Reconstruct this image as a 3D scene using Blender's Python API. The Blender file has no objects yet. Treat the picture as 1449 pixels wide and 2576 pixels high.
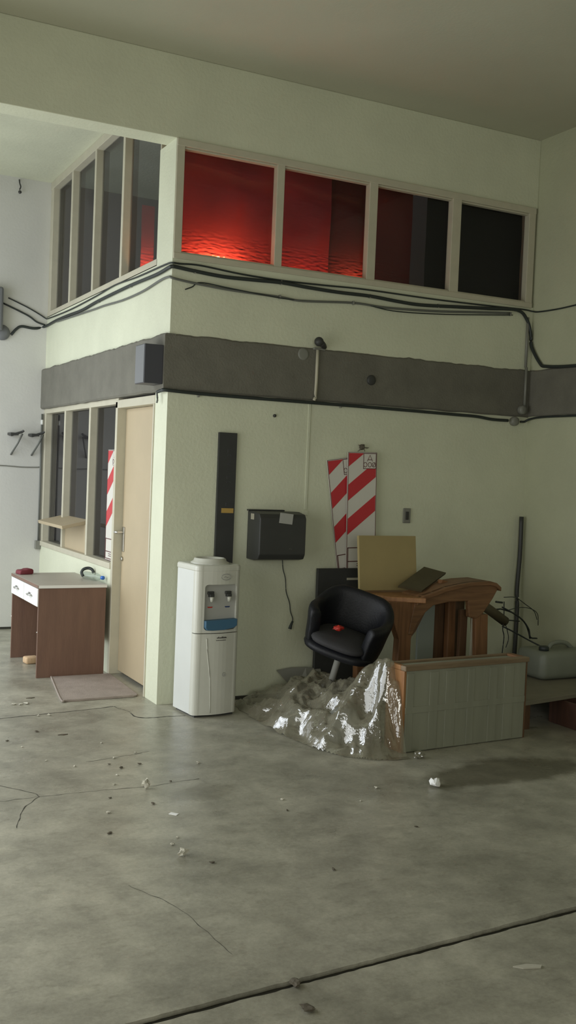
import bpy, bmesh, math, random
from mathutils import Vector, Matrix, noise
random.seed(7)
PI = math.pi
C = bpy.context.scene.collection
V = Vector

# ------------------------------------------------------------------ helpers
def link(o):
    C.objects.link(o); return o

def obj(name, bm, m, parent=None, smooth=False, world=False):
    bmesh.ops.remove_doubles(bm, verts=bm.verts, dist=1e-6)
    bmesh.ops.recalc_face_normals(bm, faces=bm.faces)
    me = bpy.data.meshes.new(name); bm.to_mesh(me); bm.free()
    for f in me.polygons: f.use_smooth = smooth
    if m: me.materials.append(m)
    o = link(bpy.data.objects.new(name, me))
    if parent is not None:
        o.parent = parent
        if world and parent.type == 'EMPTY':
            o.matrix_parent_inverse = parent.matrix_basis.inverted()
    return o

def thing(name, label, cat, loc=(0, 0, 0), rot=(0, 0, 0), group=None):
    o = link(bpy.data.objects.new(name, None)); o.empty_display_size = .1
    o.location = loc; o.rotation_euler = rot
    o['label'] = label; o['category'] = cat
    if group: o['group'] = group
    o.matrix_basis = Matrix.LocRotScale(V(loc), o.rotation_euler, None)
    return o

def tag(o, label, cat, group=None):
    o['label'] = label; o['category'] = cat
    if group: o['group'] = group
    return o

def struct(o):
    o['kind'] = 'structure'; return o

def box(bm, x0, x1, y0, y1, z0, z1, bev=0, mat=None, seg=2):
    t = bmesh.new()
    vs = [t.verts.new((x, y, z)) for z in (z0, z1) for y in (y0, y1) for x in (x0, x1)]
    for q in ((0, 2, 3, 1), (4, 5, 7, 6), (0, 1, 5, 4), (2, 6, 7, 3), (0, 4, 6, 2), (1, 3, 7, 5)):
        t.faces.new([vs[i] for i in q])
    if bev: bmesh.ops.bevel(t, geom=list(t.edges), offset=bev, segments=seg, affect='EDGES', profile=.5)
    merge(bm, t, mat)

def merge(bm, t, mat=None):
    if mat is not None: bmesh.ops.transform(t, matrix=mat, verts=t.verts)
    me = bpy.data.meshes.new('tmp'); t.to_mesh(me); t.free()
    bm.from_mesh(me); bpy.data.meshes.remove(me)

def prism(bm, pts, a, b, axis='Y', bev=0, mat=None):
    """polygon pts in the two other axes, extruded from a to b on axis"""
    def P(u, v, w):
        return {'X': (w, u, v), 'Y': (u, w, v), 'Z': (u, v, w)}[axis]
    t = bmesh.new()
    A = [t.verts.new(P(u, v, a)) for u, v in pts]; B = [t.verts.new(P(u, v, b)) for u, v in pts]
    t.faces.new(A); t.faces.new(B[::-1])
    n = len(pts)
    for i in range(n):
        t.faces.new((A[i], B[i], B[(i+1) % n], A[(i+1) % n]))
    bmesh.ops.recalc_face_normals(t, faces=t.faces)
    if bev: bmesh.ops.bevel(t, geom=list(t.edges), offset=bev, segments=2, affect='EDGES', profile=.5)
    merge(bm, t, mat)

def smooth_path(pts, k=6):
    P = [V(p) for p in pts]
    if len(P) < 3: return P
    out = []
    for i in range(len(P)-1):
        p0 = P[i-1] if i else P[0]*2-P[1]; p1 = P[i]; p2 = P[i+1]
        p3 = P[i+2] if i+2 < len(P) else P[-1]*2-P[-2]
        for j in range(k):
            t = j/k
            out.append(.5*((2*p1)+(p2-p0)*t+(2*p0-5*p1+4*p2-p3)*t*t+(3*p1-p0-3*p2+p3)*t**3))
    out.append(P[-1]); return out

def tube(bm, pts, r, seg=8, k=6, mat=None):
    P = smooth_path(pts, k) if k else [V(p) for p in pts]
    R = r if callable(r) else (lambda t: r)
    t = bmesh.new(); rings = []
    up = V((0, 0, 1))
    for i, p in enumerate(P):
        d = (P[min(i+1, len(P)-1)]-P[max(i-1, 0)]).normalized()
        s = d.cross(up)
        if s.length < .1: s = d.cross(V((0, 1, 0)))
        s.normalize(); u = s.cross(d).normalized()
        rr = R(i/max(1, len(P)-1))
        rings.append([t.verts.new(p+s*math.cos(2*PI*j/seg)*rr+u*math.sin(2*PI*j/seg)*rr) for j in range(seg)])
    for a, b in zip(rings, rings[1:]):
        for j in range(seg):
            t.faces.new((a[j], a[(j+1) % seg], b[(j+1) % seg], b[j]))
    t.faces.new(rings[0][::-1]); t.faces.new(rings[-1])
    merge(bm, t, mat)

def lathe(bm, prof, seg=32, mat=None):
    t = bmesh.new(); rings = []
    for r, z in prof:
        rings.append([t.verts.new((r*math.cos(2*PI*j/seg), r*math.sin(2*PI*j/seg), z)) for j in range(seg)])
    for a, b in zip(rings, rings[1:]):
        for j in range(seg):
            t.faces.new((a[j], a[(j+1) % seg], b[(j+1) % seg], b[j]))
    t.faces.new(rings[0][::-1]); t.faces.new(rings[-1])
    merge(bm, t, mat)

def ball(bm, c, r, sub=2, scale=(1, 1, 1), jit=0):
    t = bmesh.new(); bmesh.ops.create_icosphere(t, subdivisions=sub, radius=1)
    for v in t.verts:
        k = 1+(jit*noise.noise(v.co*2.3+V(c)*7) if jit else 0)
        v.co = V(c)+V((v.co.x*r*scale[0], v.co.y*r*scale[1], v.co.z*r*scale[2]))*k
    merge(bm, t)

def rrect(x0, x1, y0, y1, r, k=5):
    out = []
    for cx, cy, a0 in ((x1-r, y1-r, 0), (x0+r, y1-r, 90), (x0+r, y0+r, 180), (x1-r, y0+r, 270)):
        for j in range(k+1):
            a = math.radians(a0+90*j/k); out.append((cx+r*math.cos(a), cy+r*math.sin(a)))
    return out

def B(): return bmesh.new()

# ------------------------------------------------------------------ materials
def mat(name, col, rough=.6, metal=0, var=.0, vscale=6, bump=0, bscale=80, col2=None, spec=.5, stretch=None, coat=0):
    m = bpy.data.materials.new(name); m.use_nodes = True
    N = m.node_tree.nodes; L = m.node_tree.links
    b = N['Principled BSDF']; b.inputs['Roughness'].default_value = rough
    b.inputs['Metallic'].default_value = metal; b.inputs['Specular IOR Level'].default_value = spec
    b.inputs['Base Color'].default_value = (*col, 1)
    if coat: b.inputs['Coat Weight'].default_value = coat; b.inputs['Coat Roughness'].default_value = .08
    if var or bump or col2:
        tc = N.new('ShaderNodeTexCoord'); mp = N.new('ShaderNodeMapping')
        L.new(tc.outputs['Object'], mp.inputs[0])
        if stretch: mp.inputs['Scale'].default_value = stretch
    if var or col2:
        n = N.new('ShaderNodeTexNoise'); n.inputs['Scale'].default_value = vscale; n.inputs['Detail'].default_value = 6
        n.inputs['Roughness'].default_value = .62
        L.new(mp.outputs[0], n.inputs['Vector'])
        r = N.new('ShaderNodeValToRGB')
        c2 = col2 or tuple(c*(1-var) for c in col)
        r.color_ramp.elements[0].position = .33; r.color_ramp.elements[1].position = .62
        r.color_ramp.elements[0].color = (*c2, 1); r.color_ramp.elements[1].color = (*col, 1)
        L.new(n.outputs['Fac'], r.inputs[0]); L.new(r.outputs[0], b.inputs['Base Color'])
    if bump:
        n2 = N.new('ShaderNodeTexNoise'); n2.inputs['Scale'].default_value = bscale; n2.inputs['Detail'].default_value = 4
        L.new(mp.outputs[0], n2.inputs['Vector'])
        bp = N.new('ShaderNodeBump'); bp.inputs['Strength'].default_value = bump; bp.inputs['Distance'].default_value = .01
        L.new(n2.outputs['Fac'], bp.inputs['Height']); L.new(bp.outputs[0], b.inputs['Normal'])
    return m

def glass_mat(name, tint, rough=.02, ior=1.5):
    m = bpy.data.materials.new(name); m.use_nodes = True
    N = m.node_tree.nodes; L = m.node_tree.links; N.remove(N['Principled BSDF'])
    t = N.new('ShaderNodeBsdfTransparent'); t.inputs[0].default_value = (*tint, 1)
    g = N.new('ShaderNodeBsdfGlossy'); g.inputs['Roughness'].default_value = rough
    f = N.new('ShaderNodeFresnel'); f.inputs['IOR'].default_value = ior
    x = N.new('ShaderNodeMixShader')
    gm = N.new('ShaderNodeNewGeometry'); q = N.new('ShaderNodeMath'); q.operation = 'SUBTRACT'; q.inputs[0].default_value = 1
    L.new(gm.outputs['Backfacing'], q.inputs[1])
    q2 = N.new('ShaderNodeMath'); q2.operation = 'MULTIPLY'; L.new(q.outputs[0], q2.inputs[0])
    q3 = N.new('ShaderNodeMath'); q3.operation = 'MULTIPLY'; q3.inputs[1].default_value = .8; q3.use_clamp = True
    L.new(f.outputs[0], q3.inputs[0]); L.new(q3.outputs[0], q2.inputs[1])       # both faces of the thin pane at once
    L.new(q2.outputs[0], x.inputs[0]); L.new(t.outputs[0], x.inputs[1]); L.new(g.outputs[0], x.inputs[2])
    L.new(x.outputs[0], N['Material Output'].inputs[0])
    return m

def film_mat(name, col, opac, rough=.12, bscale=60, bstr=.6, gl=.35):
    m = bpy.data.materials.new(name); m.use_nodes = True
    N = m.node_tree.nodes; L = m.node_tree.links
    p = N['Principled BSDF']; p.inputs['Base Color'].default_value = (*col, 1)
    p.inputs['Roughness'].default_value = rough; p.inputs['Specular IOR Level'].default_value = 1.0; p.inputs['IOR'].default_value = 2.1
    t = N.new('ShaderNodeBsdfTransparent'); t.inputs[0].default_value = (.93, .94, .9, 1)
    x = N.new('ShaderNodeMixShader')
    lw = N.new('ShaderNodeLayerWeight'); lw.inputs[0].default_value = .45
    mr = N.new('ShaderNodeMapRange'); mr.inputs[3].default_value = opac; mr.inputs[4].default_value = min(1, opac+gl)
    tc = N.new('ShaderNodeTexCoord'); n = N.new('ShaderNodeTexNoise'); n.inputs['Scale'].default_value = bscale; n.inputs['Detail'].default_value = 3
    L.new(tc.outputs['Object'], n.inputs['Vector'])
    bp = N.new('ShaderNodeBump'); bp.inputs['Strength'].default_value = bstr; bp.inputs['Distance'].default_value = .01
    L.new(n.outputs['Fac'], bp.inputs['Height']); L.new(bp.outputs[0], p.inputs['Normal'])
    L.new(lw.outputs['Facing'], mr.inputs[0]); L.new(mr.outputs[0], x.inputs[0])
    L.new(t.outputs[0], x.inputs[1]); L.new(p.outputs[0], x.inputs[2])
    L.new(x.outputs[0], N['Material Output'].inputs[0])
    return m

def floor_mat():
    m = bpy.data.materials.new('concrete_floor'); m.use_nodes = True
    N = m.node_tree.nodes; L = m.node_tree.links; b = N['Principled BSDF']
    tc = N.new('ShaderNodeTexCoord')
    def nz(scale, detail=6, rough=.6, st=None):
        mp = N.new('ShaderNodeMapping'); L.new(tc.outputs['Object'], mp.inputs[0])
        if st: mp.inputs['Scale'].default_value = st
        n = N.new('ShaderNodeTexNoise'); n.inputs['Scale'].default_value = scale
        n.inputs['Detail'].default_value = detail; n.inputs['Roughness'].default_value = rough
        L.new(mp.outputs[0], n.inputs['Vector']); return n.outputs['Fac']
    def ramp(src, p0, p1, c0, c1):
        r = N.new('ShaderNodeValToRGB'); e = r.color_ramp.elements
        e[0].position = p0; e[1].position = p1; e[0].color = (*c0, 1); e[1].color = (*c1, 1)
        L.new(src, r.inputs[0]); return r.outputs[0]
    def mix(fac, a, bb, mode='MIX', f=None):
        x = N.new('ShaderNodeMix'); x.data_type = 'RGBA'; x.blend_type = mode
        if fac is not None: L.new(fac, x.inputs[0])
        else: x.inputs[0].default_value = f
        L.new(a, x.inputs[6]); L.new(bb, x.inputs[7]); return x.outputs[2]
    base = ramp(nz(1.6, 8, .65), .35, .68, (.31, .297, .237), (.51, .488, .395))
    mot = ramp(nz(5.5, 8, .7), .32, .62, (.60, .60, .60), (1, 1, 1))
    fine = ramp(nz(60, 4, .7), .3, .7, (.78, .78, .76), (1.0, 1.0, 1.0))
    st = ramp(nz(2.3, 6, .6, (1, 3.2, 1)), .58, .74, (1, 1, 1), (1.22, 1.22, 1.2))
    c = mix(None, base, mot, 'MULTIPLY', .85); c = mix(None, c, fine, 'MULTIPLY', 1.0); c = mix(None, c, st, 'MULTIPLY', .8)
    L.new(c, b.inputs['Base Color'])
    dirt = ramp(nz(8, 10, .78, (1, 2.4, 1)), .30, .47, (.66, .65, .62), (1, 1, 1)); c = mix(None, c, dirt, 'MULTIPLY', .8)
    scuff = ramp(nz(5, 10, .8, (1.6, .7, 1)), .66, .80, (1, 1, 1), (1.35, 1.34, 1.30)); c = mix(None, c, scuff, 'MULTIPLY', .6)
    # ragged blobs: chest shadow painted into the floor colour, an oily stain, a darker patch
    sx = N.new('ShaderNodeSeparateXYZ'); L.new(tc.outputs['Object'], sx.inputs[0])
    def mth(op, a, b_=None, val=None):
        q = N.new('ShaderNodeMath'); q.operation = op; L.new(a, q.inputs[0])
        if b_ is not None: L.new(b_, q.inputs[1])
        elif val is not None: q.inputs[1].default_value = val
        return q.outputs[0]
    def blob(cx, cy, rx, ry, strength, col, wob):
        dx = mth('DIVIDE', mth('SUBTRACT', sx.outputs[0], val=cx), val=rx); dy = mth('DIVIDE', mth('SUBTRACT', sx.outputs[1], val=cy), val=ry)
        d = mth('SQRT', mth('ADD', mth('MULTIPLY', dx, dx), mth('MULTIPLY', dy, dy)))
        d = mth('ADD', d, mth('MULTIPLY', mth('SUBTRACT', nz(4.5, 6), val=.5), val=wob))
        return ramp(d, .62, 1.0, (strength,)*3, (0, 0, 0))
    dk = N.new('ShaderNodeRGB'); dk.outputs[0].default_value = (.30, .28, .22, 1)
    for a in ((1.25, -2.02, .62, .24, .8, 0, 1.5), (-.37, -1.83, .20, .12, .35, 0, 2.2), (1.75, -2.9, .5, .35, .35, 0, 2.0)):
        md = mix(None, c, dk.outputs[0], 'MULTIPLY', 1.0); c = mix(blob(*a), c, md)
    L.new(c, b.inputs['Base Color'])
    rr = ramp(nz(3, 6), .3, .7, (.22,)*3, (.42,)*3); L.new(rr, b.inputs['Roughness'])
    bp = N.new('ShaderNodeBump'); bp.inputs['Strength'].default_value = .12; bp.inputs['Distance'].default_value = .01
    L.new(nz(35, 8, .7), bp.inputs['Height']); L.new(bp.outputs[0], b.inputs['Normal'])
    return m

def wood_mat(name, c1, c2, rough=.5, scale=3, stretch=(14, 14, 1)):
    return mat(name, c1, rough, var=.1, vscale=scale, col2=c2, stretch=stretch, bump=.1, bscale=12)

M = {}
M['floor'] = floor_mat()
M['dirt'] = mat('joint_dirt', (.035, .033, .024), .9)
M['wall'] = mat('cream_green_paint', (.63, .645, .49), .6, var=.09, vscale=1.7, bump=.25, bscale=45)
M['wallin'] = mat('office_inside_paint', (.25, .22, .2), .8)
M['hall'] = mat('dark_hall_paint', (.26, .25, .20), .8, var=.1, vscale=2)  # unseen hall walls, coloured dark to cut bounced light
M['wallr'] = mat('shaded_olive_cream_paint', (.47, .48, .335), .6, var=.09, vscale=1.7, bump=.25, bscale=45)  # wall paint made darker: the right wall's weaker light put into its colour
M['ceil'] = mat('ceiling_paint', (.45, .445, .335), .75, var=.08, vscale=.8, bump=.1, bscale=60)
M['back'] = mat('grey_white_paint', (.59, .585, .54), .7, var=.07, vscale=1.6, bump=.12, bscale=50)
M['band'] = mat('bare_concrete_band', (.155, .148, .118), .85, var=.18, vscale=5, bump=.35, bscale=70)
M['frame'] = mat('cream_window_paint', (.50, .47, .36), .5, var=.08, vscale=9)
M['door'] = mat('beige_door_paint', (.43, .35, .225), .5, var=.08, vscale=2.2)
M['glass'] = glass_mat('window_glass', (.72, .73, .76), .02, 1.5)
M['steel'] = mat('worn_steel', (.45, .43, .38), .35, 1, var=.2, vscale=30)
M['chrome'] = mat('chrome', (.75, .75, .75), .15, 1)
M['white'] = mat('white_enamel', (.60, .615, .58), .32, var=.04, vscale=4, coat=.2)
M['whitep'] = mat('white_plastic', (.55, .55, .48), .3, var=.05, vscale=5, coat=.3)
M['greyp'] = mat('light_grey_plastic', (.36, .36, .33), .4)
M['blue'] = mat('blue_tray_plastic', (.045, .12, .195), .5)
M['redp'] = mat('red_plastic', (.45, .03, .02), .4)
M['bluep'] = mat('dark_blue_plastic', (.02, .04, .12), .4)
M['cap'] = mat('blue_cap', (.03, .14, .5), .35)
M['dark'] = mat('dark_print', (.06, .055, .05), .6)
M['pale'] = mat('pale_print', (.30, .30, .28), .6)
M['melamine'] = wood_mat('brown_melamine', (.17, .095, .065), (.14, .078, .055), .42, 2.5, (8, 8, 1))
M['melaminetop'] = mat('grey_beige_laminate', (.40, .37, .31), .4, var=.08, vscale=5)
M['whitedrawer'] = mat('white_laminate', (.74, .74, .70), .35)
M['mat'] = mat('dusty_pinkish_mat', (.33, .275, .235), .9, var=.2, vscale=9, bump=.4, bscale=200)
M['signw'] = mat('sign_reflective_white', (.62, .60, .54), .35)
M['signr'] = mat('sign_red', (.50, .03, .04), .35)
M['signk'] = mat('sign_brown_line', (.10, .03, .03), .5)
M['black'] = mat('black_board', (.035, .036, .034), .6, var=.2, vscale=5)
M['charcoal'] = mat('charcoal_metal', (.04, .041, .038), .5, var=.12, vscale=4)
M['tape'] = mat('ochre_tape', (.42, .27, .07), .5)
M['cable'] = mat('black_cable', (.022, .028, .026), .5)
M['cableg'] = mat('grey_cable', (.12, .125, .11), .55)
M['leather'] = mat('black_leather', (.006, .0065, .009), .5, spec=.35, bump=.15, bscale=70)
M['wood'] = wood_mat('orange_brown_wood', (.215, .10, .04), (.13, .058, .022), .55)
M['woodd'] = wood_mat('dark_brown_wood', (.135, .07, .032), (.085, .045, .022), .6)
M['woodh'] = wood_mat('orange_brown_wood_lying', (.20, .10, .042), (.12, .056, .023), .55, 3, (1, 14, 14))
M['woodl'] = wood_mat('light_varnished_wood', (.34, .165, .06), (.24, .105, .036), .5)
M['cabpale'] = mat('pale_grey_green_panel', (.26, .265, .20), .6, col2=(.215, .22, .165), vscale=2.4, stretch=(4.5, 1, .35))
M['cardb'] = mat('ochre_board', (.34, .27, .12), .75, var=.08, vscale=4)
M['slab'] = mat('dark_olive_board', (.085, .07, .035), .7, var=.15, vscale=6)
M['paleboard'] = mat('pale_blue_grey_board', (.25, .28, .245), .6)
M['strip'] = mat('pale_strip', (.38, .36, .28), .6)
M['film'] = film_mat('clear_plastic_film', (.23, .212, .155), .48, .11, 17, 1.0, .42)
M['jug'] = mat('milky_plastic', (.20, .215, .17), .5, var=.08, vscale=6)
M['pallet'] = mat('dusty_pale_board', (.19, .175, .125), .75, var=.15, vscale=6)
M['crate'] = wood_mat('red_brown_crate', (.075, .032, .018), (.05, .021, .012), .7)
M['rim'] = wood_mat('dull_brown_rim', (.22, .16, .095), (.15, .10, .055), .6, 3, (1, 14, 14))
M['foam'] = mat('tan_foam', (.52, .36, .21), .9, bump=.3, bscale=60)
M['pouch'] = mat('dark_red_cloth', (.14, .018, .025), .75)
M['cover'] = mat('grey_cover_plastic', (.20, .20, .17), .5)
M['boxg'] = mat('blue_grey_box', (.055, .056, .066), .5)
M['boxf'] = mat('grey_box_cover', (.15, .155, .16), .5)
M['paper'] = mat('white_paper', (.82, .82, .80), .8)
M['chip'] = mat('pale_chip', (.47, .45, .37), .8)
M['leaf'] = mat('dark_debris', (.10, .085, .06), .9)
M['redsheet'] = mat('glow_sheet_red', (.38, .055, .085), .16, var=.15, vscale=3, spec=1.0)
M['purple'] = mat('dark_maroon_sheet', (.11, .02, .03), .14, spec=1.0)
M['dullred'] = mat('dull_red_sheet', (.24, .04, .04), .3)
M['darksheet'] = mat('near_black_sheet', (.02, .016, .018), .5)

def prop(o, **k):
    for a, b in k.items(): o[a] = b
    return o

# ------------------------------------------------------------------ dimensions (metres)
ZC, ZCB, ZB, ZS, ZT, ZBB = 4.24, 4.19, 3.712, 2.962, 2.448, 2.08
DX, D = 3.01, 3.33
XL, XF, YR, YJ = -2.5, -4.6, -9.6, -3.85                 # far walls of the hall

# ------------------------------------------------------------------ floor with open joints
fl = B()
jA, jB = V((-1.348, -3.676)), V((.36, -3.554)); js = (jB.y-jA.y)/(jB.x-jA.x)
def jy(x): return jA.y+(x-jA.x)*js
def slab(bm, edge_lo, edge_hi, ztop=0):
    n = 330; lo = []; hi = []
    for i in range(n+1):
        x = XF-.1+(DX+.2-XF+.1)*i/n
        lo.append((x, edge_lo(x))); hi.append((x, edge_hi(x)))
    t = bmesh.new()
    a = [t.verts.new((x, y, ztop)) for x, y in lo]; b = [t.verts.new((x, y, ztop)) for x, y in hi]
    a2 = [t.verts.new((x, y, -.04)) for x, y in lo]; b2 = [t.verts.new((x, y, -.04)) for x, y in hi]
    for i in range(n):
        t.faces.new((a[i], a[i+1], b[i+1], b[i])); t.faces.new((a2[i], a2[i+1], a[i+1], a[i])); t.faces.new((b[i], b[i+1], b2[i+1], b2[i]))
    merge(bm, t)
nn = lambda x, s: noise.noise(V((x*9, s, 0)))*.006+noise.noise(V((x*30, s, 4)))*.004
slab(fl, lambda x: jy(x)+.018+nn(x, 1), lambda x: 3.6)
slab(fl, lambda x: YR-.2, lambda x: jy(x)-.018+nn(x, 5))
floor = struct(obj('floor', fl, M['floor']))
bed = B(); box(bed, XF-.1, DX+.2, YR-.2, 3.6, -.08, -.014)
obj('joint_bed', bed, M['dirt'], floor)
def crack(pts, w, sd):
    P = smooth_path([(x, y, 0) for x, y in pts], 14); t = bmesh.new(); L_, R_ = [], []
    for i, p in enumerate(P):
        d = (P[min(i+1, len(P)-1)]-P[max(0, i-1)]).normalized(); s = V((-d.y, d.x, 0))
        q = p+s*noise.noise(p*14+V((sd, 0, 0)))*.012
        ww = w*(.35+.9*abs(noise.noise(p*21+V((0, sd, 0)))))
        L_.append(t.verts.new(q+s*ww+V((0, 0, .0012)))); R_.append(t.verts.new(q-s*ww+V((0, 0, .0012))))
    for i in range(len(P)-1): t.faces.new((L_[i], L_[i+1], R_[i+1], R_[i]))
    bm = B(); merge(bm, t); return obj('floor_crack', bm, M['dirt'], floor)
crack([(-1.25, -.11), (-1.03, -.073), (-.7, -.03), (-.45, .0), (-.284, .037)], .006, 1)
crack([(-.235, -.18), (-.222, -.298), (-.14, -.335), (-.04, -.33), (.07, -.34)], .008, 2)
crack([(-.284, .037), (-.25, -.08), (-.235, -.18)], .003, 3)
crack([(-1.4, -1.62), (-1.15, -1.62), (-.9, -1.62), (-.62, -1.64), (-.35, -1.6)], .0025, 4)
crack([(-1.42, -1.25), (-1.2, -1.52), (-1.16, -1.62)], .003, 5)
crack([(-1.35, -2.0), (-1.26, -1.75), (-1.16, -1.62)], .0025, 6)
crack([(-.8, -1.13), (-.6, -1.1), (-.42, -1.05)], .0025, 7)
crack([(-1.1, -2.75), (-1.0, -3.0), (-.96, -3.4)], .0015, 8)

# ------------------------------------------------------------------ walls, beam, ceiling
w = B()
box(w, 0, DX+.02, 0, .19, -.02, ZBB+.02)
box(w, 0, DX+.02, 0, .19, ZT-.02, ZS-.02)
struct(obj('wall_front', w, M['wall']))
w = B()
box(w, 0, .12, .19, .236, -.02, ZBB+.02)
box(w, 0, .12, 1.10, D, -.02, .80)
box(w, 0, .12, .19, D, ZT-.02, ZS-.02)
struct(obj('wall_office', w, M['wall']))
w = B(); box(w, XL-.1, DX+.2, D, D+.15, -.02, ZCB+.1)
struct(obj('wall_back', w, M['back']))
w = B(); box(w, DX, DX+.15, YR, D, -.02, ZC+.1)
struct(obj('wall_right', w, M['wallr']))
w = B()
OY0, OY1, OZ = .35, 3.1, 3.3
SY0, SY1, SZ0, SZ1 = -3.6, .15, .05, 2.3     # opening added in the same wall for the side fill light
box(w, XL-.15, XL, YJ, SY0, -.02, ZC+.1); box(w, XL-.15, XL, SY1, OY0, -.02, ZC+.1); box(w, XL-.15, XL, SY0, SY1, SZ1, ZC+.1); box(w, XL-.15, XL, SY0, SY1, -.02, SZ0)
box(w, XL-.15, XL, OY1, D, -.02, ZC+.1); box(w, XL-.15, XL, OY0, OY1, OZ, ZC+.1)
box(w, XF, XL-.15, YJ, YJ+.15, -.02, ZC+.1); box(w, XF-.15, XF, YR, YJ, -.02, ZC+.1)
struct(obj('wall_left', w, M['hall']))
w = B(); RX0, RX1, RZ0, RZ1 = -4.2, -1.6, .9, 3.2  # opening added for the rear fill light
box(w, XF-.15, RX0, YR-.15, YR, -.02, ZC+.1); box(w, RX1, DX+.15, YR-.15, YR, -.02, ZC+.1); box(w, RX0, RX1, YR-.15, YR, -.02, RZ0); box(w, RX0, RX1, YR-.15, YR, RZ1, ZC+.1)
struct(obj('wall_rear', w, M['hall']))
w = B(); box(w, XF-.1, DX+.15, YR-.1, .1, ZC, ZC+.12)
struct(obj('ceiling', w, M['ceil']))
w = B(); box(w, XL-.1, DX+.15, .1, D+.1, ZCB, ZCB+.12)
struct(obj('ceiling', w, M['wall']))
w = B(); box(w, XL, DX, 0, .19, ZB, ZC, .004)
struct(obj('trim_1', w, M['wall']))                       # deep beam over the window
w = B(); box(w, 0, .052, .0, .31, ZS-.02, ZB)
struct(obj('trim_2', w, M['wall']))                       # corner post of the upper room

# bare concrete band round the office, with a ragged upper edge
def band_run(bm, P0, P1, nrm, n, th, z0, z1, sd):
    P0, P1, nr = V(P0), V(P1), V(nrm); t = bmesh.new(); rows = []
    for i in range(n+1):
        p = P0.lerp(P1, i/n); e = noise.noise(p*5+V((sd, 0, 0)))*.010+noise.noise(p*19+V((sd, 3, 0)))*.006
        e2 = noise.noise(p*6+V((0, sd, 0)))*.006
        o = th+noise.noise(p*4+V((0, 0, sd)))*.003
        rows.append([t.verts.new(p-nr*.04+V((0, 0, z0))), t.verts.new(p+nr*(o-.012)+V((0, 0, z0+e2))), t.verts.new(p+nr*o+V((0, 0, z0+e2+.014))),
                     t.verts.new(p+nr*o+V((0, 0, z1+e-.012))), t.verts.new(p+nr*(o-.010)+V((0, 0, z1+e))), t.verts.new(p-nr*.04+V((0, 0, z1+e)))])
    for a, b in zip(rows, rows[1:]):
        for j in range(5): t.faces.new((a[j], a[j+1], b[j+1], b[j]))
        t.faces.new((a[5], a[0], b[0], b[5]))
    t.faces.new(rows[0]); t.faces.new(rows[-1][::-1])
    merge(bm, t)
w = B()
band_run(w, (-.034, 0, 0), (DX, 0, 0), (0, -1, 0), 120, .012, ZBB, ZT, 2)
band_run(w, (0, D, 0), (0, -.011, 0), (-1, 0, 0), 120, .036, ZBB-.005, ZT, 5)
band_run(w, (DX, 0, 0), (DX, -5, 0), (-1, 0, 0), 120, .010, ZBB+.003, ZT+.004, 8)
struct(obj('trim_3', w, M['band']))
# dark strip at the foot of the front wall
w = B(); box(w, .3, DX, -.012, .0, 0, .022)
struct(obj('baseboard_front', w, M['dirt']))
w = B(); box(w, DX-.012, DX, -5, -.012, 0, .022)
struct(obj('baseboard_right', w, M['dirt']))
w = B(); box(w, XL, 0, D-.01, D, 0, .02)
struct(obj('baseboard_back', w, M['dirt']))
# office inside: floor slab between storeys, inner faces
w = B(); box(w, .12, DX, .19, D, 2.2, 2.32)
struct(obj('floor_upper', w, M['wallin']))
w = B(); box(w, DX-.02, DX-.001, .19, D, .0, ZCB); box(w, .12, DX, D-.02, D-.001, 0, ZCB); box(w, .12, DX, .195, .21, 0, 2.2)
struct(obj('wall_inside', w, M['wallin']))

# ------------------------------------------------------------------ windows
def window(name, bars, panes, mframe):
    e = struct(link(bpy.data.objects.new(name, None)))
    fb = B()
    for b in bars: box(fb, *b, .004)
    obj('window_frame', fb, mframe, e)
    for p in panes:
        pb = B(); box(pb, *p); obj('pane', pb, M['glass'], e)
    return e
# upper front window, four panes
PX = [(.058, .732), (.79, 1.47), (1.54, 2.196), (2.277, 2.925)]
zt, zb = 3.652, 2.988
bars = [(.003, DX-.02, -.012, .056, zt+.012, ZB), (.003, DX-.02, -.012, .056, ZS-.025, zb-.012),
        (.02, DX-.02, .005, .05, zt, zt+.013), (.02, DX-.02, .005, .05, zb-.013, zb)]
xs = [(.003, PX[0][0]), (PX[0][1], PX[1][0]), (PX[1][1], PX[2][0]), (PX[2][1], PX[3][0]), (PX[3][1], DX-.02)]
for a, b in xs: bars.append((a, b, -.008, .054, zb-.02, zt+.02))
window('window_1', bars, [(a-.01, b+.01, .045, .051, zb-.01, zt+.01) for a, b in PX], M['frame'])
# upper side window, four panes up to the ceiling
YM = [(.298, .318), (1.108, 1.155), (1.858, 1.902), (2.562, 2.61), (3.24, 3.33)]
bars = [(.0, .075, .298, D, 4.12, ZCB), (.0, .09, .298, D, ZS-.03, 2.985)] + [(.004, .075, a, b, 2.98, 4.13) for a, b in YM]
window('window_2', bars, [(.06, .066, YM[i][1]-.01, YM[i+1][0]+.01, 2.975, 4.13) for i in range(4)], M['frame'])
# lower side window beside the door, three panes
YL = [(1.052, 1.095), (1.782, 1.825), (2.555, 2.60), (3.27, 3.33)]
bars = [(.0, .075, 1.05, D, 2.032, 2.085), (-.012, .10, 1.097, D, .79, .835)] + [(.002, .075, a, b, .83, 2.04) for a, b in YL[1:]]
w3 = window('window_3', bars, [(.06, .066, YL[i][1]-.01, YL[i+1][0]+.01, .825, 2.04) for i in range(3)], M['frame'])
pb = B(); box(pb, .03, .055, 1.826, 2.554, .835, 1.075, .002); obj('lower_panel', pb, M['door'], w3)

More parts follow.
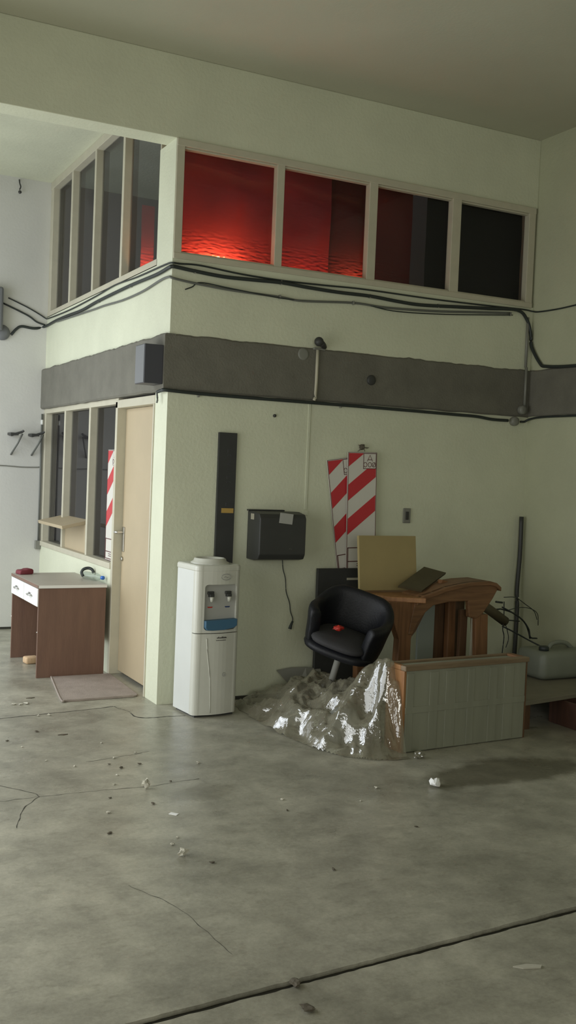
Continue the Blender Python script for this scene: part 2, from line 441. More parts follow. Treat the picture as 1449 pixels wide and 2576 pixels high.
# ------------------------------------------------------------------ door
d = struct(link(bpy.data.objects.new('door_1', None)))
fb = B(); box(fb, -.004, .11, 1.052, 1.098, 0, 2.05, .004); box(fb, -.004, .11, .236, 1.098, 2.0, 2.06, .004); box(fb, -.008, .06, .236, .256, 0, 2.0, .003)
obj('door_frame', fb, M['frame'], d)
lb = B(); box(lb, .065, .102, .256, 1.05, .028, 1.998, .003); leafo = obj('door_leaf', lb, M['door'], d)
hb = B(); box(hb, .056, .066, .985, 1.035, .93, 1.115, .003); obj('lock_plate', hb, M['steel'], d)
hb = B(); tube(hb, [(.066, 1.01, 1.075), (.02, 1.01, 1.075), (.008, 1.015, 1.075), (.006, 1.04, 1.074), (.007, 1.10, 1.072)], .010, 8, 4); obj('door_handle', hb, M['chrome'], d, True)
hb = B(); lathe(hb, [(.017, 0), (.017, .012), (.009, .015)], 16, Matrix.Translation((.066, 1.02, .875)) @ Matrix.Rotation(-PI/2, 4, 'Y')); obj('keyhole_cover', hb, M['steel'], d)

# ------------------------------------------------------------------ inside the upper room: added coloured sheets and unseen lamps imitate the panes' red glow
def sheet(x0, x1, y, z0, z1, m, name, label, amp, sd):
    nx, nz = int((x1-x0)/.006), int((z1-z0)/.0042); t = bmesh.new(); g = []
    for k in range(nz+1):
        row = []
        for i in range(nx+1):
            x = x0+(x1-x0)*i/nx; z = z0+(z1-z0)*k/nz
            h = amp*(.10+2.3*max(0, min(1, (3.24-z)/.24)))*(noise.noise(V((x*17+sd, z*70, 0)))+.6*noise.noise(V((x*34, z*120, sd))))+.012*noise.noise(V((x*3, z*3, sd)))
            row.append(t.verts.new((x, y+h, z)))
        g.append(row)
    for k in range(nz):
        for i in range(nx): t.faces.new((g[k][i], g[k][i+1], g[k+1][i+1], g[k+1][i]))
    bm = B(); merge(bm, t)
    return tag(obj(name, bm, m, None, True), label, 'sheet')
sheet(.07, 1.36, .36, 2.36, 3.9, M['redsheet'], 'red_glow_sheet', 'rippled red sheet added for the glow behind the first upper window pane from the corner post', .0034, 1)
sheet(1.37, 1.80, .40, 2.36, 3.9, M['purple'], 'maroon_glow_sheet', 'dark maroon sheet added for the orange glints behind the second upper pane', .0034, 4)
sheet(1.72, 2.04, .30, 2.36, 3.9, M['dullred'], 'red_glow_sheet', 'narrow dull red sheet added for the glow behind the third upper pane', .002, 7)
sheet(2.06, 2.965, .13, 2.36, 3.9, M['darksheet'], 'pane_dark_sheet', 'near-black sheet added to darken the fourth upper pane next to the far corner', .001, 9)
def point(name, loc, e, col, r):                 # small unseen lamps added to make the sheets glow and glint
    l = bpy.data.lights.new(name, 'AREA'); l.shape = 'DISK'; l.size = r*2; l.energy = e*.5; l.color = col
    o = link(bpy.data.objects.new(name, l)); o.location = loc
    up = -.35 if loc[2] > 3.5 else .35
    o.rotation_euler = V((0, 1, up)).to_track_quat('-Z', 'Y').to_euler(); return o
sheet(.10, .20, .95, 2.36, 3.5, M['redsheet'], 'red_glow_sheet', 'strip of red sheet added for the glow in the upper side window pane next to the corner post', .0034, 12)
point('warm_glow_fill', (.40, .26, 2.925), 9, (1, .46, .12), .014)
point('warm_glow_fill', (.55, .26, 2.925), 9, (1, .46, .12), .014)
point('warm_glow_fill', (.22, .22, 2.86), 3, (1, .36, .10), .014)
point('warm_glow_fill', (1.15, .20, 2.80), 6, (1, .30, .09), .03)
point('warm_glow_fill', (1.60, .31, 2.925), 10, (1, .42, .11), .014)
point('warm_glow_fill', (.13, .80, 2.90), 7, (1, .36, .09), .014)
point('crimson_glow_fill', (.40, .17, 3.86), 5.5, (1, .28, .60), .05)
point('crimson_glow_fill', (1.15, .17, 3.86), 3.0, (1, .26, .34), .05)
point('crimson_glow_fill', (1.86, .14, 3.86), 3.0, (1, .24, .26), .05)

# ------------------------------------------------------------------ water dispenser
t = thing('water_dispenser', 'white floor-standing water dispenser with a blue drip tray', 'water dispenser', (.232, -.272, 0), (0, 0, math.radians(5)))
W2 = .158
b = B(); box(b, -W2, W2, -.085, .15, .015, .93, .004); obj('cabinet_body', b, M['white'], t)
b = B(); box(b, -W2+.02, W2-.02, -.12, .14, 0, .016); obj('foot', b, M['charcoal'], t)
def fascia(inset=0, front=-.155):
    pts = [(W2-inset, -.083), (-W2+inset, -.083)]
    r = .042
    for j in range(7):
        a = PI+PI/2*j/6; pts.append((-W2+inset+r+r*math.cos(a), -.105+r*math.sin(a)*.8+(-.002)))
    for j in range(1, 8):
        u = -1+2*j/8; pts.append((u*(W2-r), -.139-.018*(1-u*u)))
    for j in range(7):
        a = 1.5*PI+PI/2*j/6; pts.append((W2-inset-r+r*math.cos(a), -.105+r*math.sin(a)*.8+(-.002)))
    return pts
def booled(o, cutter_bm):
    me = bpy.data.meshes.new('cut'); cutter_bm.to_mesh(me); cutter_bm.free(); c = link(bpy.data.objects.new('cut', me)); c.parent = o.parent
    md = o.modifiers.new('b', 'BOOLEAN'); md.object = c; md.operation = 'DIFFERENCE'; md.solver = 'EXACT'
    dg = bpy.context.evaluated_depsgraph_get(); n = bpy.data.meshes.new_from_object(o.evaluated_get(dg))
    o.modifiers.clear(); old = o.data; o.data = n; bpy.data.meshes.remove(old)
    bpy.data.objects.remove(c); bpy.data.meshes.remove(me)
b = B(); prism(b, fascia(), .016, .533, 'Z', .0); lower = obj('lower_door', b, M['whitep'], t)
b = B(); prism(b, fascia(), .538, .93, 'Z', .0); upper = obj('upper_fascia', b, M['whitep'], t)
cb = B(); prism(cb, rrect(-.105, .125, .555, .845, .022), -.25, -.118, 'Y'); bmesh.ops.recalc_face_normals(cb, faces=cb.faces); booled(upper, cb)
b = B(); prism(b, rrect(-.104, .124, .556, .844, .021), -.122, -.116, 'Y'); obj('tap_recess', b, M['greyp'], t)
# rounded lid
b = B()
out = fascia() + [(W2, .15), (-W2, .15)]
cen = V((0, .0))
def ringz(s, z): return [((x)*s, (y-.0)*s, z) for x, y in fascia()[2:]+[(W2, .15), (-W2, .15)]]
tt = bmesh.new(); prev = None
for s, z in ((1.0, .929), (1.012, .934), (1.012, .95), (1.0, .96), (.97, .966), (.9, .969)):
    ring = [tt.verts.new(p) for p in ringz(s, z)]
    if prev:
        for j in range(len(ring)): tt.faces.new((prev[j], prev[(j+1) % len(ring)], ring[(j+1) % len(ring)], ring[j]))
    else: tt.faces.new(ring[::-1])
    prev = ring
tt.faces.new(prev); merge(b, tt); obj('lid', b, M['whitep'], t)
b = B(); lathe(b, [(.128, .966), (.122, .975), (.108, .982), (.102, .998), (.094, 1.003), (.086, .998), (.08, .975)], 36, Matrix.Translation((0, .005, 0))); obj('bottle_collar', b, M['whitep'], t, True)
for sx, lev in ((-.055, M['redp']), (.07, M['bluep'])):
    b = B(); box(b, sx-.016, sx+.016, -.150, -.117, .765, .785, .003); box(b, sx-.022, sx+.022, -.135, -.117, .78, .80, .004); tp = obj('tap', b, M['charcoal'], t)
    b = B(); tube(b, [(sx, -.143, .766), (sx, -.143, .735)], lambda u: .014-.004*u, 10, 0); obj('spout', b, M['whitep'], tp, True)
    b = B(); prism(b, [(sx-.02, .702), (sx+.02, .702), (sx+.014, .694), (sx-.014, .694)], -.1235, -.120, 'Y'); obj('marker', b, lev, tp)
b = B()
tp = [(-.103, .618), (.123, .625), (.123, .582), (.10, .567), (.03, .556), (-.05, .555), (-.09, .558), (-.103, .575)]
prism(b, tp, -.168, -.119, 'Y', .004); obj('drip_tray', b, M['blue'], t)
b = B()
for k, (rx, rz, wd) in enumerate(((.034, .019, .0022),)):
    tube(b, [(.035+rx*math.cos(2*PI*j/28), -.1605+.004*abs(math.cos(2*PI*j/28)), .893+rz*math.sin(2*PI*j/28)) for j in range(29)], wd, 6, 0)
tube(b, [(.018, -.159, .890), (.03, -.159, .896), (.042, -.159, .888), (.052, -.158, .894)], .0018, 6, 3)
obj('oval_emblem', b, M['pale'], t)
b = B(); x = -.015
for j in range(9):
    wd = random.choice((.004, .006, .008)); box(b, x, x+wd, -.1585, -.1555, .502, .502+random.choice((.007, .009, .011))); x += wd+.0025
x = -.02
for j in range(10):
    wd = random.choice((.004, .007)); box(b, x, x+wd, -.1585, -.1555, .488, .492); x += wd+.0025
obj('small_lettering', b, M['dark'], t)
b = B(); tube(b, [(.045+.012*math.cos(2*PI*j/20), -.1565, .27+.012*math.sin(2*PI*j/20)) for j in range(21)], .0016, 6, 0); tube(b, [(.04, -.1565, .265), (.045, -.1565, .273), (.05, -.1565, .265)], .0015, 6, 0)
obj('round_emblem', b, M['pale'], t)
# swept crease on the lower door
b = B(); tube(b, [(-.085, -.1505, .505), (-.075, -.1515, .40), (-.055, -.154, .25), (-.045, -.155, .03)], .0035, 6, 5); obj('door_crease', b, M['whitep'], t, True)

# ------------------------------------------------------------------ desk
t = thing('writing_desk', 'small brown melamine desk with two white drawers under the side window', 'desk', (-.55, 1.045, 0), (0, 0, math.radians(.4)))
dw, dd, dh = .505, .86, .68
b = B(); box(b, .0, dw, .0, .02, 0, dh-.024, .001); obj('side_panel', b, M['melamine'], t)
b = B(); box(b, .0, dw, dd-.02, dd, 0, dh-.024, .001); obj('side_panel', b, M['melamine'], t)
b = B(); box(b, dw-.03, dw-.015, .02, dd-.02, .25, dh-.024); obj('back_panel', b, M['melamine'], t)
b = B(); box(b, -.006, dw+.004, -.006, dd+.006, dh-.022, dh, .002); topo = obj('desk_top', b, M['melaminetop'], t)
b = B(); box(b, 0.0, dw+.004, -.009, -.006, dh-.022, dh-.001); obj('edge_strip', b, M['whitedrawer'], topo)
b = B(); box(b, -.0085, -.006, -.006, dd+.006, dh-.022, dh-.001); obj('edge_strip', b, M['melamine'], topo)
for y0, y1 in ((.006, dd/2-.005), (dd/2+.005, dd-.006)):
    b = B(); box(b, -.008, .012, y0, y1, dh-.158, dh-.027, .002); box(b, .012, .38, y0+.02, y1-.02, dh-.14, dh-.04); dr = obj('drawer', b, M['whitedrawer'], t)
    yc = (y0+y1)/2
    b = B(); tube(b, [(-.008, yc-.05, dh-.09), (-.026, yc-.04, dh-.09), (-.032, yc, dh-.092), (-.026, yc+.04, dh-.09), (-.008, yc+.05, dh-.09)], .006, 8, 5); box(b, -.0095, -.0075, yc-.06, yc+.06, dh-.102, dh-.078); obj('drawer_handle', b, M['chrome'], dr, True)
for y in (.01, dd-.01):
    b = B(); ball(b, (-.002, y, .335), .006, 1); obj('shelf_stud', b, M['chrome'], t)
# things on the desk
b = B(); prism(b, [(-.04, 0), (-.038, .03), (-.03, .04), (.0, .041), (.012, .05), (.045, .052), (.055, .04), (.056, .012), (.048, 0)], -.04, .04, 'Y', .006)
o = tag(obj('red_pouch', b, M['pouch'], None, True), 'small dark red cloth pouch lying on the desk corner', 'pouch'); o.location = (-.49, 1.82, .6805); o.rotation_euler = (0, 0, .2)
o.scale = (1.2, 1.2, .85)
t = thing('water_bottle', 'clear plastic bottle with blue cap lying on the desk against the wall', 'bottle', (-.06, 1.42, .713), (0, 0, 0))
R_ = Matrix.Rotation(math.radians(-8), 4, 'X') @ Matrix.Rotation(PI/2, 4, 'X')
M['pet'] = glass_mat('clear_pet', (.82, .86, .86), .08, 1.45)
b = B(); lathe(b, [(.02, -.105), (.03, -.1), (.032, -.09), (.03, -.03), (.032, .0), (.031, .04), (.022, .075), (.012, .095), (.0115, .11)], 20); bo = obj('bottle_body', b, M['pet'], t, True)
b = B(); lathe(b, [(.0145, .105), (.015, .108), (.015, .125), (.012, .128)], 16); obj('bottle_cap', b, M['cap'], t, True)
t.rotation_euler = (PI/2-.0, 0, math.radians(22)); t.location = (-.075, 1.30, .7135)
b = B(); tube(b, [(-.09, 1.52, .69), (-.10, 1.53, .72), (-.085, 1.53, .745), (-.05, 1.52, .755), (-.025, 1.50, .745), (-.015, 1.49, .72)], lambda u: .012, 8, 6)
tag(obj('black_strap', b, M['cable'], None, True), 'short curled black hose behind the bottle on the desk', 'hose')
b = B(); box(b, -.055, .055, -.045, .045, 0, .055, .014); o = tag(obj('foam_block', b, M['foam'], None, True), 'tan foam block on the floor under the desk', 'block'); o.location = (-.455, 1.62, 0); o.rotation_euler = (0, 0, .15)
# mat
b = B(); q = [(-.45, 1.03), (-.572, .275), (-.55, .245), (-.52, .238), (-.07, .255), (-.045, .27), (-.03, .30), (.0, 1.03)]
prism(b, q, 0.0, .011, 'Z', .003); tube(b, [(-.447, 1.02, .011), (-.566, .29, .011), (-.545, .25, .011), (-.51, .244, .011), (-.08, .262, .011)], .006, 8, 8); tag(obj('door_mat', b, M['mat']), 'dusty pinkish-grey mat on the floor before the beige door', 'mat')
# shelf flap in the window
b = B(); box(b, -.17, .07, 1.93, 2.75, -.028, 0, .003)
o = obj('window_shelf', b, M['door']); tag(o, 'narrow beige shelf board sticking out of the lower side window', 'shelf')
o.rotation_euler = (0, math.radians(-13), 0); o.location = (.0, 0, 1.098)

# ------------------------------------------------------------------ red and white striped signs
def clip(poly, f):
    out = []
    for i in range(len(poly)):
        a, c = poly[i], poly[(i+1) % len(poly)]; fa, fc = f(a), f(c)
        if fa >= 0: out.append(a)
        if fa*fc < 0:
            s = fa/(fa-fc); out.append((a[0]+(c[0]-a[0])*s, a[1]+(c[1]-a[1])*s))
    return out
def sign(label, corner=True):
    """local: x 0..w, z 0..h, face at y=-.004 looking to -y"""
    w_, h_ = .244, .855
    t = thing('striped_sign', label, 'sign', group=None)
    b = B(); box(b, 0, w_, -.003, .003, 0, h_, .001); obj('sign_plate', b, M['signw'], t)
    field = [(.008, .19), (w_-.008, .19), (w_-.008, h_-.008), (.008, h_-.008)]
    for lo, hi in ((.255, .37), (.50, .615), (.745, .90)):   # stripes rise to the +x side
        P = clip(field, lambda p: (p[1]-.75*p[0])-lo); P = clip(P, lambda p: hi-(p[1]-.75*p[0]))
        b = B(); prism(b, P, -.0042, -.0031, 'Y'); obj('red_stripe', b, M['signr'], t)
    def rect(x0, x1, z0, z1, th, m, nm):
        b = B()
        for a in ((x0, x1, z0, z0+th), (x0, x1, z1-th, z1), (x0, x0+th, z0, z1), (x1-th, x1, z0, z1)): box(b, a[0], a[1], -.0054, -.0031, a[2], a[3])
        return obj(nm, b, m, t)
    rect(.010, w_-.010, .012, .170, .006, M['signk'], 'caption_box')
    b = B(); box(b, .010, w_-.010, -.0054, -.0031, .066, .072)
    for zz, n in ((.05, 8), (.035, 7)):
        for j in range(n): box(b, .09+j*.014, .10+j*.014, -.0048, -.0031, zz, zz+.005)
    obj('caption_lines', b, M['signk'], t)
    rect(.002, w_-.002, .002, h_-.002, .0028, M['signk'], 'edge_line')
    if corner:
        x0, x1, z0, z1 = w_-.115, w_-.008, h_-.120, h_-.008
        b = B(); box(b, x0, x1, -.0050, -.0031, z0, z1); obj('emblem_patch', b, M['signw'], t)
        rect(x0, x1, z0, z1, .004, M['signk'], 'emblem_border')
        b = B(); cx = (x0+x1)/2
        for p in ([(cx-.022, z0+.055), (cx, z0+.10), (cx+.022, z0+.055)], [(cx-.018, z0+.066), (cx+.018, z0+.066)],
                  [(cx-.038+.014*math.cos(a*PI/5), z0+.03+.017*math.sin(a*PI/5)) for a in range(11)],
                  [(cx+.0+.014*math.cos(a*PI/5), z0+.03+.017*math.sin(a*PI/5)) for a in range(11)],
                  [(cx+.034+.014*math.cos(a*PI/5), z0+.03+.017*math.sin(a*PI/5)) for a in range(11)], [(cx+.024, z0+.014), (cx+.044, z0+.048)]):
            tube(b, [(x, -.0054, z) for x, z in p], .0022, 5, 0)
        obj('emblem_mark', b, M['signk'], t)
    return t
s = sign('upright red-and-white striped sign hung on the front wall, overlapping a tilted one'); s.location = (1.385, -.035, .882); s.rotation_euler = (0, math.radians(-1.5), 0)
s = sign('tilted red-and-white striped sign half hidden behind the upright one'); s.location = (1.336, -.016, .825); s.rotation_euler = (0, math.radians(-9), 0)
s = sign('red-and-white striped sign standing in the lower side window next to the door'); s.location = (.038, 1.372, .838); s.rotation_euler = (math.radians(0), 0, math.radians(-90))
# knot of twine over the sign
b = B(); random.seed(3)
ball(b, (1.49, -.022, 1.775), .02, 2, (1.3, .8, 1), .5)
for k in range(9):
    a = random.uniform(0, 2*PI); L_ = random.uniform(.03, .06)
    tube(b, [(1.49, -.022, 1.772), (1.49+L_*.6*math.cos(a), -.03, 1.772+L_*.4*math.sin(a)), (1.49+L_*math.cos(a), -.02, 1.77+L_*.6*math.sin(a))], .0022, 5, 4)
tag(obj('twine_knot', b, M['leaf']), 'brown knot of twine on a nail above the upright striped sign', 'twine')

# ------------------------------------------------------------------ things on the front wall
t = thing('tall_board', 'tall narrow black board on the wall above the water dispenser', 'board', (.435, -.012, .93))
b = B(); box(b, -.066, .066, -.012, .012, 0, .893, .002); obj('board_panel', b, M['black'], t)
b = B(); box(b, -.032, .056, -.0145, -.012, .352, .384); obj('ochre_tape', b, M['tape'], t)
b = B(); random.seed(11)
for k in range(9):                                        # faint worn letters running down the board
    z = .78-k*.045; x = .012
    kind = k % 4
    if kind == 0: ps = [[(x-.012, z), (x+.014, z)], [(x-.012, z), (x-.012, z-.02)]]
    elif kind == 1: ps = [[(x+.014*math.cos(a*PI/6), z+.012*math.sin(a*PI/6)) for a in range(7)]]
    elif kind == 2: ps = [[(x-.012, z-.01), (x+.012, z+.01)], [(x-.012, z-.01), (x+.012, z-.015)]]
    else: ps = [[(x-.012, z), (x+.012, z+.004)]]
    b = B()
    for p in ps: tube(b, [(a, -.0122, c) for a, c in p], .0014, 5, 0)
    obj('worn_letter', b, M['boxg'], t)

t = thing('towel_dispenser', 'charcoal metal towel dispenser on the front wall with a grey sticker', 'dispenser', (.78, 0, .97))
b = B()
prism(b, [(-.002, .002), (-.002, .330), (-.10, .332), (-.185, .318), (-.205, .29), (-.205, .045), (-.185, .012), (-.12, .0)], -.17, .18, 'X', .006); obj('housing', b, M['charcoal'], t)
b = B(); box(b, -.178, .10, -.03, .0, .331, .341, .003); obj('back_plate', b, M['charcoal'], t)
b = B(); mt = Matrix.Translation((.02, -.197, .255)) @ Matrix.Rotation(math.radians(6), 4, 'Y'); box(b, -.05, .05, -.011, -.009, 0, .07, 0, mt); obj('grey_sticker', b, M['greyp'], t)
b = B(); box(b, -.1725, -.1702, -.11, -.06, .275, .315); obj('white_label', b, M['strip'], t)
b = B(); ball(b, (.06, -.206, .085), .004, 1); ball(b, (.073, -.206, .083), .003, 1); obj('rivet', b, M['chrome'], t)
b = B(); tube(b, [(.885, -.012, .972), (.893, -.012, .90), (.915, -.012, .83), (.925, -.012, .74), (.955, -.012, .66), (.965, -.012, .60), (.985, -.012, .545), (.975, -.014, .505)], .0032, 6, 6)
t = thing('hanging_cord', 'thin black cord with a plug hanging below the towel dispenser', 'cord', (.97, -.012, .48))
obj('cord', b, M['cable'], t, True, True)
b = B(); tube(b, [(.985, -.014, .53), (.972, -.014, .50), (.965, -.014, .475)], lambda u: .007+.006*u, 8, 3); obj('plug', b, M['cable'], t, True, True)

t = thing('wall_socket', 'small beige socket plate alone on the front wall', 'socket', (1.908, 0, 1.288))
b = B(); box(b, -.032, .032, -.012, .0, -.055, .055, .004); obj('cover_plate', b, M['cover'], t)
b = B(); box(b, -.014, .014, -.016, -.011, -.03, .03, .003); obj('socket_insert', b, M['charcoal'], t)

t = thing('security_camera', 'small dark ball camera at the top edge of the concrete band', 'camera', (1.10, -.02, 2.44))
b = B(); ball(b, (1.07, -.075, 2.488), .033, 3); obj('camera_head', b, M['charcoal'], t, True, True)
b = B(); tube(b, [(1.09, -.07, 2.48), (1.12, -.05, 2.468), (1.145, -.02, 2.462)], lambda u: .024-.006*u, 10, 4); obj('camera_arm', b, M['charcoal'], t, True, True)
b = B(); box(b, 1.06, 1.15, -.03, .0, 2.437, 2.452, .004); obj('camera_base', b, M['cover'], t, False, True)
b = B(); tube(b, [(1.09, -.024, 2.437), (1.088, -.024, 2.13), (1.082, -.026, 2.10), (1.074, -.028, 2.083)], .011, 10, 3)
tag(obj('white_conduit', b, M['frame'], None, True), 'short pale conduit crossing the concrete band below the ball camera', 'conduit')
b = B(); lathe(b, [(.036, 0), (.036, .008), (.03, .013), (.012, .015)], 24, Matrix.Translation((1.545, -.011, 2.262)) @ Matrix.Rotation(PI/2, 4, 'X'))
tag(obj('round_cover', b, M['charcoal'], None, True), 'dark round cover in the middle of the concrete band', 'cover')
b = B(); lathe(b, [(.043, 0), (.043, .003), (.03, .004)], 24, Matrix.Translation((.985, -.011, 2.40)) @ Matrix.Rotation(PI/2, 4, 'X'))
tag(obj('round_patch', b, M['cover'], None, True), 'faint round plaster patch on the concrete band beside the ball camera', 'patch')
b = B(); lathe(b, [(.011, 0), (.011, .012), (.004, .016)], 12, Matrix.Translation((.784, 0, 1.959)) @ Matrix.Rotation(PI/2, 4, 'X'))
tag(obj('wall_plug', b, M['charcoal'], None, True), 'lone dark wall plug between the concrete band and towel dispenser', 'plug')
b = B(); box(b, 1.046, 1.066, -.006, .0, 1.315, 2.075, .002)
tag(obj('cable_strip', b, M['wall']), 'painted-over cable strip running down the front wall from the conduit', 'strip')
b = B(); box(b, 1.03, 1.075, -.012, 0, 1.275, 1.31, .004)
tag(obj('strip_end_box', b, M['wall']), 'painted-over small box at the lower end of the cable strip', 'box')

# ------------------------------------------------------------------ cables
def cable(name, label, runs, r, m=None, clips=()):
    t = thing(name, label, 'cable', runs[0][0])
    bm = B()
    pts = []
    for run in runs: pts += run
    tube(bm, pts, r, 8, 6); obj('cable_run', bm, m or M['cable'], t, True, True)
    for c in clips:
        cb = B(); x, y, z = c
        if y < .0: box(cb, x-.006, x+.006, -.022, 0, z-.014, z+.014, .002)
        else: box(cb, -.022, 0, y-.008, y+.008, z-.012, z+.012, .002)
        obj('cable_clip', cb, M['cover'], t, False, True)
    return t
cable('thick_cable', 'thick black cable running under the upper windows and down the far corner',
      [[(-.331, 3.315, 2.743), (-.286, 3.315, 2.799), (-.235, 3.315, 2.829), (-.121, 3.315, 2.822), (-.02, 3.31, 2.85)],
       [(-.015, 2.9, 2.862), (-.015, 2.493, 2.859), (-.015, 2.067, 2.851), (-.015, 1.602, 2.866), (-.015, .812, 2.873), (-.016, .263, 2.866), (-.016, .02, 2.876), (-.006, -.016, 2.880)],
       [(.03, -.016, 2.879), (.155, -.015, 2.869), (.358, -.015, 2.858), (.571, -.015, 2.863), (.79, -.015, 2.87), (.998, -.015, 2.862), (1.237, -.015, 2.857), (1.504, -.015, 2.86), (1.738, -.015, 2.849), (1.944, -.015, 2.846), (2.278, -.015, 2.868), (2.568, -.015, 2.888), (2.841, -.015, 2.905), (2.94, -.015, 2.845), (2.985, -.018, 2.735), (2.99, -.03, 2.633)],
       [(2.994, -.129, 2.5), (2.994, -.209, 2.467), (2.994, -.531, 2.449), (2.994, -1.2, 2.45)]], .0125,
      clips=[(.155, -.1, 2.869), (.79, -.1, 2.87), (1.504, -.1, 2.86), (2.1, -.1, 2.857), (0, .812, 2.873), (0, 1.602, 2.866)])
cable('thin_cable', 'thin black cable just below the window frames, rising onto the far wall',
      [[(-.366, 3.318, 3.079), (-.189, 3.318, 3.011), (-.073, 3.318, 2.957), (-.016, 3.312, 2.925)],
       [(-.014, 3.24, 2.916), (-.012, 2.9, 2.908), (-.012, 2.381, 2.903), (-.012, 1.684, 2.915), (-.012, 1.186, 2.931), (-.012, .675, 2.914), (-.013, .114, 2.908), (-.008, -.012, 2.903)],
       [(.05, -.012, 2.905), (.194, -.012, 2.911), (.483, -.012, 2.892), (.791, -.012, 2.886), (1.135, -.012, 2.893), (1.457, -.012, 2.903), (2.071, -.012, 2.901), (2.597, -.012, 2.91), (2.899, -.012, 2.917), (2.99, -.013, 2.912)],
       [(2.998, -.08, 2.90), (2.998, -.285, 2.895), (2.998, -.495, 2.901), (2.998, -1.2, 2.93)]], .006)
cable('grey_cable', 'sagging grey cable, lowest of those under the upper windows',
      [[(-.012, 2.9, 2.85), (-.012, 2.503, 2.838), (-.012, 1.716, 2.815), (-.012, 1.457, 2.81), (-.012, .978, 2.791), (-.012, .542, 2.794), (-.012, .181, 2.818), (-.012, .03, 2.817), (-.004, -.012, 2.807)],
       [(.05, -.013, 2.800), (.179, -.012, 2.789), (.423, -.012, 2.776), (.784, -.012, 2.772), (.961, -.012, 2.765), (1.369, -.012, 2.797), (1.654, -.012, 2.794), (2.077, -.012, 2.815), (2.46, -.012, 2.848), (2.78, -.012, 2.875)]], .008, M['cableg'],
      clips=[(.784, -.1, 2.772), (1.369, -.1, 2.797), (2.78, -.1, 2.868)])
cable('branch_cable', 'pair of thin wires hugging the grey cable in the middle of the wall',
      [[(.09, -.013, 2.742), (.14, -.013, 2.765), (.20, -.012, 2.80), (.423, -.02, 2.785), (.784, -.02, 2.764), (1.0, -.012, 2.772), (1.4, -.012, 2.80), (1.7, -.02, 2.775), (2.1, -.014, 2.795), (2.5, -.014, 2.832), (2.8, -.014, 2.862)]], .004)
cable('slack_cable', 'slack cable on the back wall from the grey wall box to the corner',
      [[(-.416, 3.315, 3.026), (-.187, 3.315, 2.937), (-.10, 3.315, 2.885), (-.022, 3.308, 2.862)]], .008)
cable('band_cable', 'black cable along the lower edge of the concrete band',
      [[(-.03, .10, 2.072), (-.03, .02, 2.076), (-.02, -.026, 2.076)],
       [(.206, -.022, 2.070), (.495, -.022, 2.068), (1.107, -.022, 2.067), (1.77, -.022, 2.065), (2.306, -.022, 2.060), (2.492, -.022, 2.058), (2.645, -.02, 2.045), (2.80, -.02, 2.045)]], .0115,
      clips=[(.21, -.1, 2.06), (1.3, -.1, 2.06)])
cable('corner_cable', 'thin cable end leaving the round boxes along the right wall',
      [[(2.92, -.025, 2.043), (2.96, -.025, 2.046), (2.985, -.06, 2.066), (2.99, -.2, 2.078), (2.99, -.574, 2.078), (2.99, -1.2, 2.078)]], .0085)
b = B(); tube(b, [(-.03, .13, 2.075), (-.03, .12, 2.05), (-.03, .11, 2.02), (-.03, .12, 2.00)], .007, 6, 4)
tag(obj('wire_stub', b, M['cableg'], None, True), 'short wire stub dangling over the top corner of the beige door', 'wire')
def rbox(x, y, z, r, label):
    b = B(); lathe(b, [(r*.95, 0), (r, .01), (r, .032), (r*.9, .042), (.01, .044)], 20, Matrix.Translation((x, y, z)) @ Matrix.Rotation(PI/2, 4, 'X'))
    return tag(obj('junction_box', b, M['cover'], None, True), label, 'junction box')
rbox(2.925, -.012, 2.135, .035, 'upper of two round grey junction boxes in the far corner')
rbox(2.862, -.001, 2.043, .036, 'lower of two round grey junction boxes, on the band cable')
b = B(); tube(b, [(2.955, -.012, 2.86), (2.955, -.012, 2.47)], .011, 8, 0); tube(b, [(2.955, -.022, 2.47), (2.955, -.022, 2.16)], .011, 8, 0)
tag(obj('corner_conduit', b, M['cover'], None, True), 'straight vertical grey conduit in the far corner across the band', 'conduit')
b = B(); tube(b, [(2.965, -.04, 1.30), (2.962, -.045, 1.0), (2.945, -.05, .72), (2.952, -.055, .55), (2.94, -.06, 0.0)], .017, 10, 6)
tag(obj('dark_pole', b, M['charcoal'], None, True), 'dark pole standing in the far corner', 'pole')

# ------------------------------------------------------------------ side wall and back wall fittings
t = thing('alarm_box', 'blue-grey siren box on the concrete band above the door', 'box', (-.092, .115, 2.12))
b = B(); box(b, -.165, -.036, .005, .185, 2.115, 2.37, .004); obj('box_body', b, M['boxg'], t, False, True)
b = B(); box(b, -.168, -.164, .01, .18, 2.12, 2.365, .001); obj('front_cover', b, M['boxf'], t, False, True)
t = thing('socket_box', 'grey socket box low in the corner with a conduit rising from it', 'socket', (-.02, 3.31, .79))
b = B(); box(b, -.055, -.002, 3.29, 3.33, .755, .835, .006); obj('socket_body', b, M['cover'], t, False, True)
b = B(); tube(b, [(-.02, 3.315, .835), (-.02, 3.315, 1.4), (-.02, 3.315, 2.03)], .010, 8, 0); obj('conduit', b, M['cableg'], t, True, True)
b = B(); tube(b, [(-.02, 3.315, 1.93), (-.02, 3.315, 1.975)], .012, 8, 0); obj('pipe_collar', b, M['whitedrawer'], t, True, True)
for dx, lab in ((0, 'iron wall bracket further from the corner conduit'), (.19, 'iron wall bracket next to the corner conduit')):
    t = thing('wall_bracket', lab, 'bracket', (-.27+dx, 3.33, 1.75))
    b = B(); tube(b, [(-.32+dx, 3.325, 1.822), (-.32+dx, 3.22, 1.815), (-.225+dx, 3.20, 1.85), (-.215+dx, 3.195, 1.862)], .011, 8, 0); box(b, -.335+dx, -.26+dx, 3.19, 3.33, 1.815, 1.838, .003); obj('bracket_arm', b, M['charcoal'], t, False, True)
    b = B(); tube(b, [(-.225+dx, 3.20, 1.83), (-.255+dx, 3.25, 1.74), (-.30+dx, 3.325, 1.635)], .008, 8, 0); obj('bracket_strut', b, M['cableg'], t, True, True)
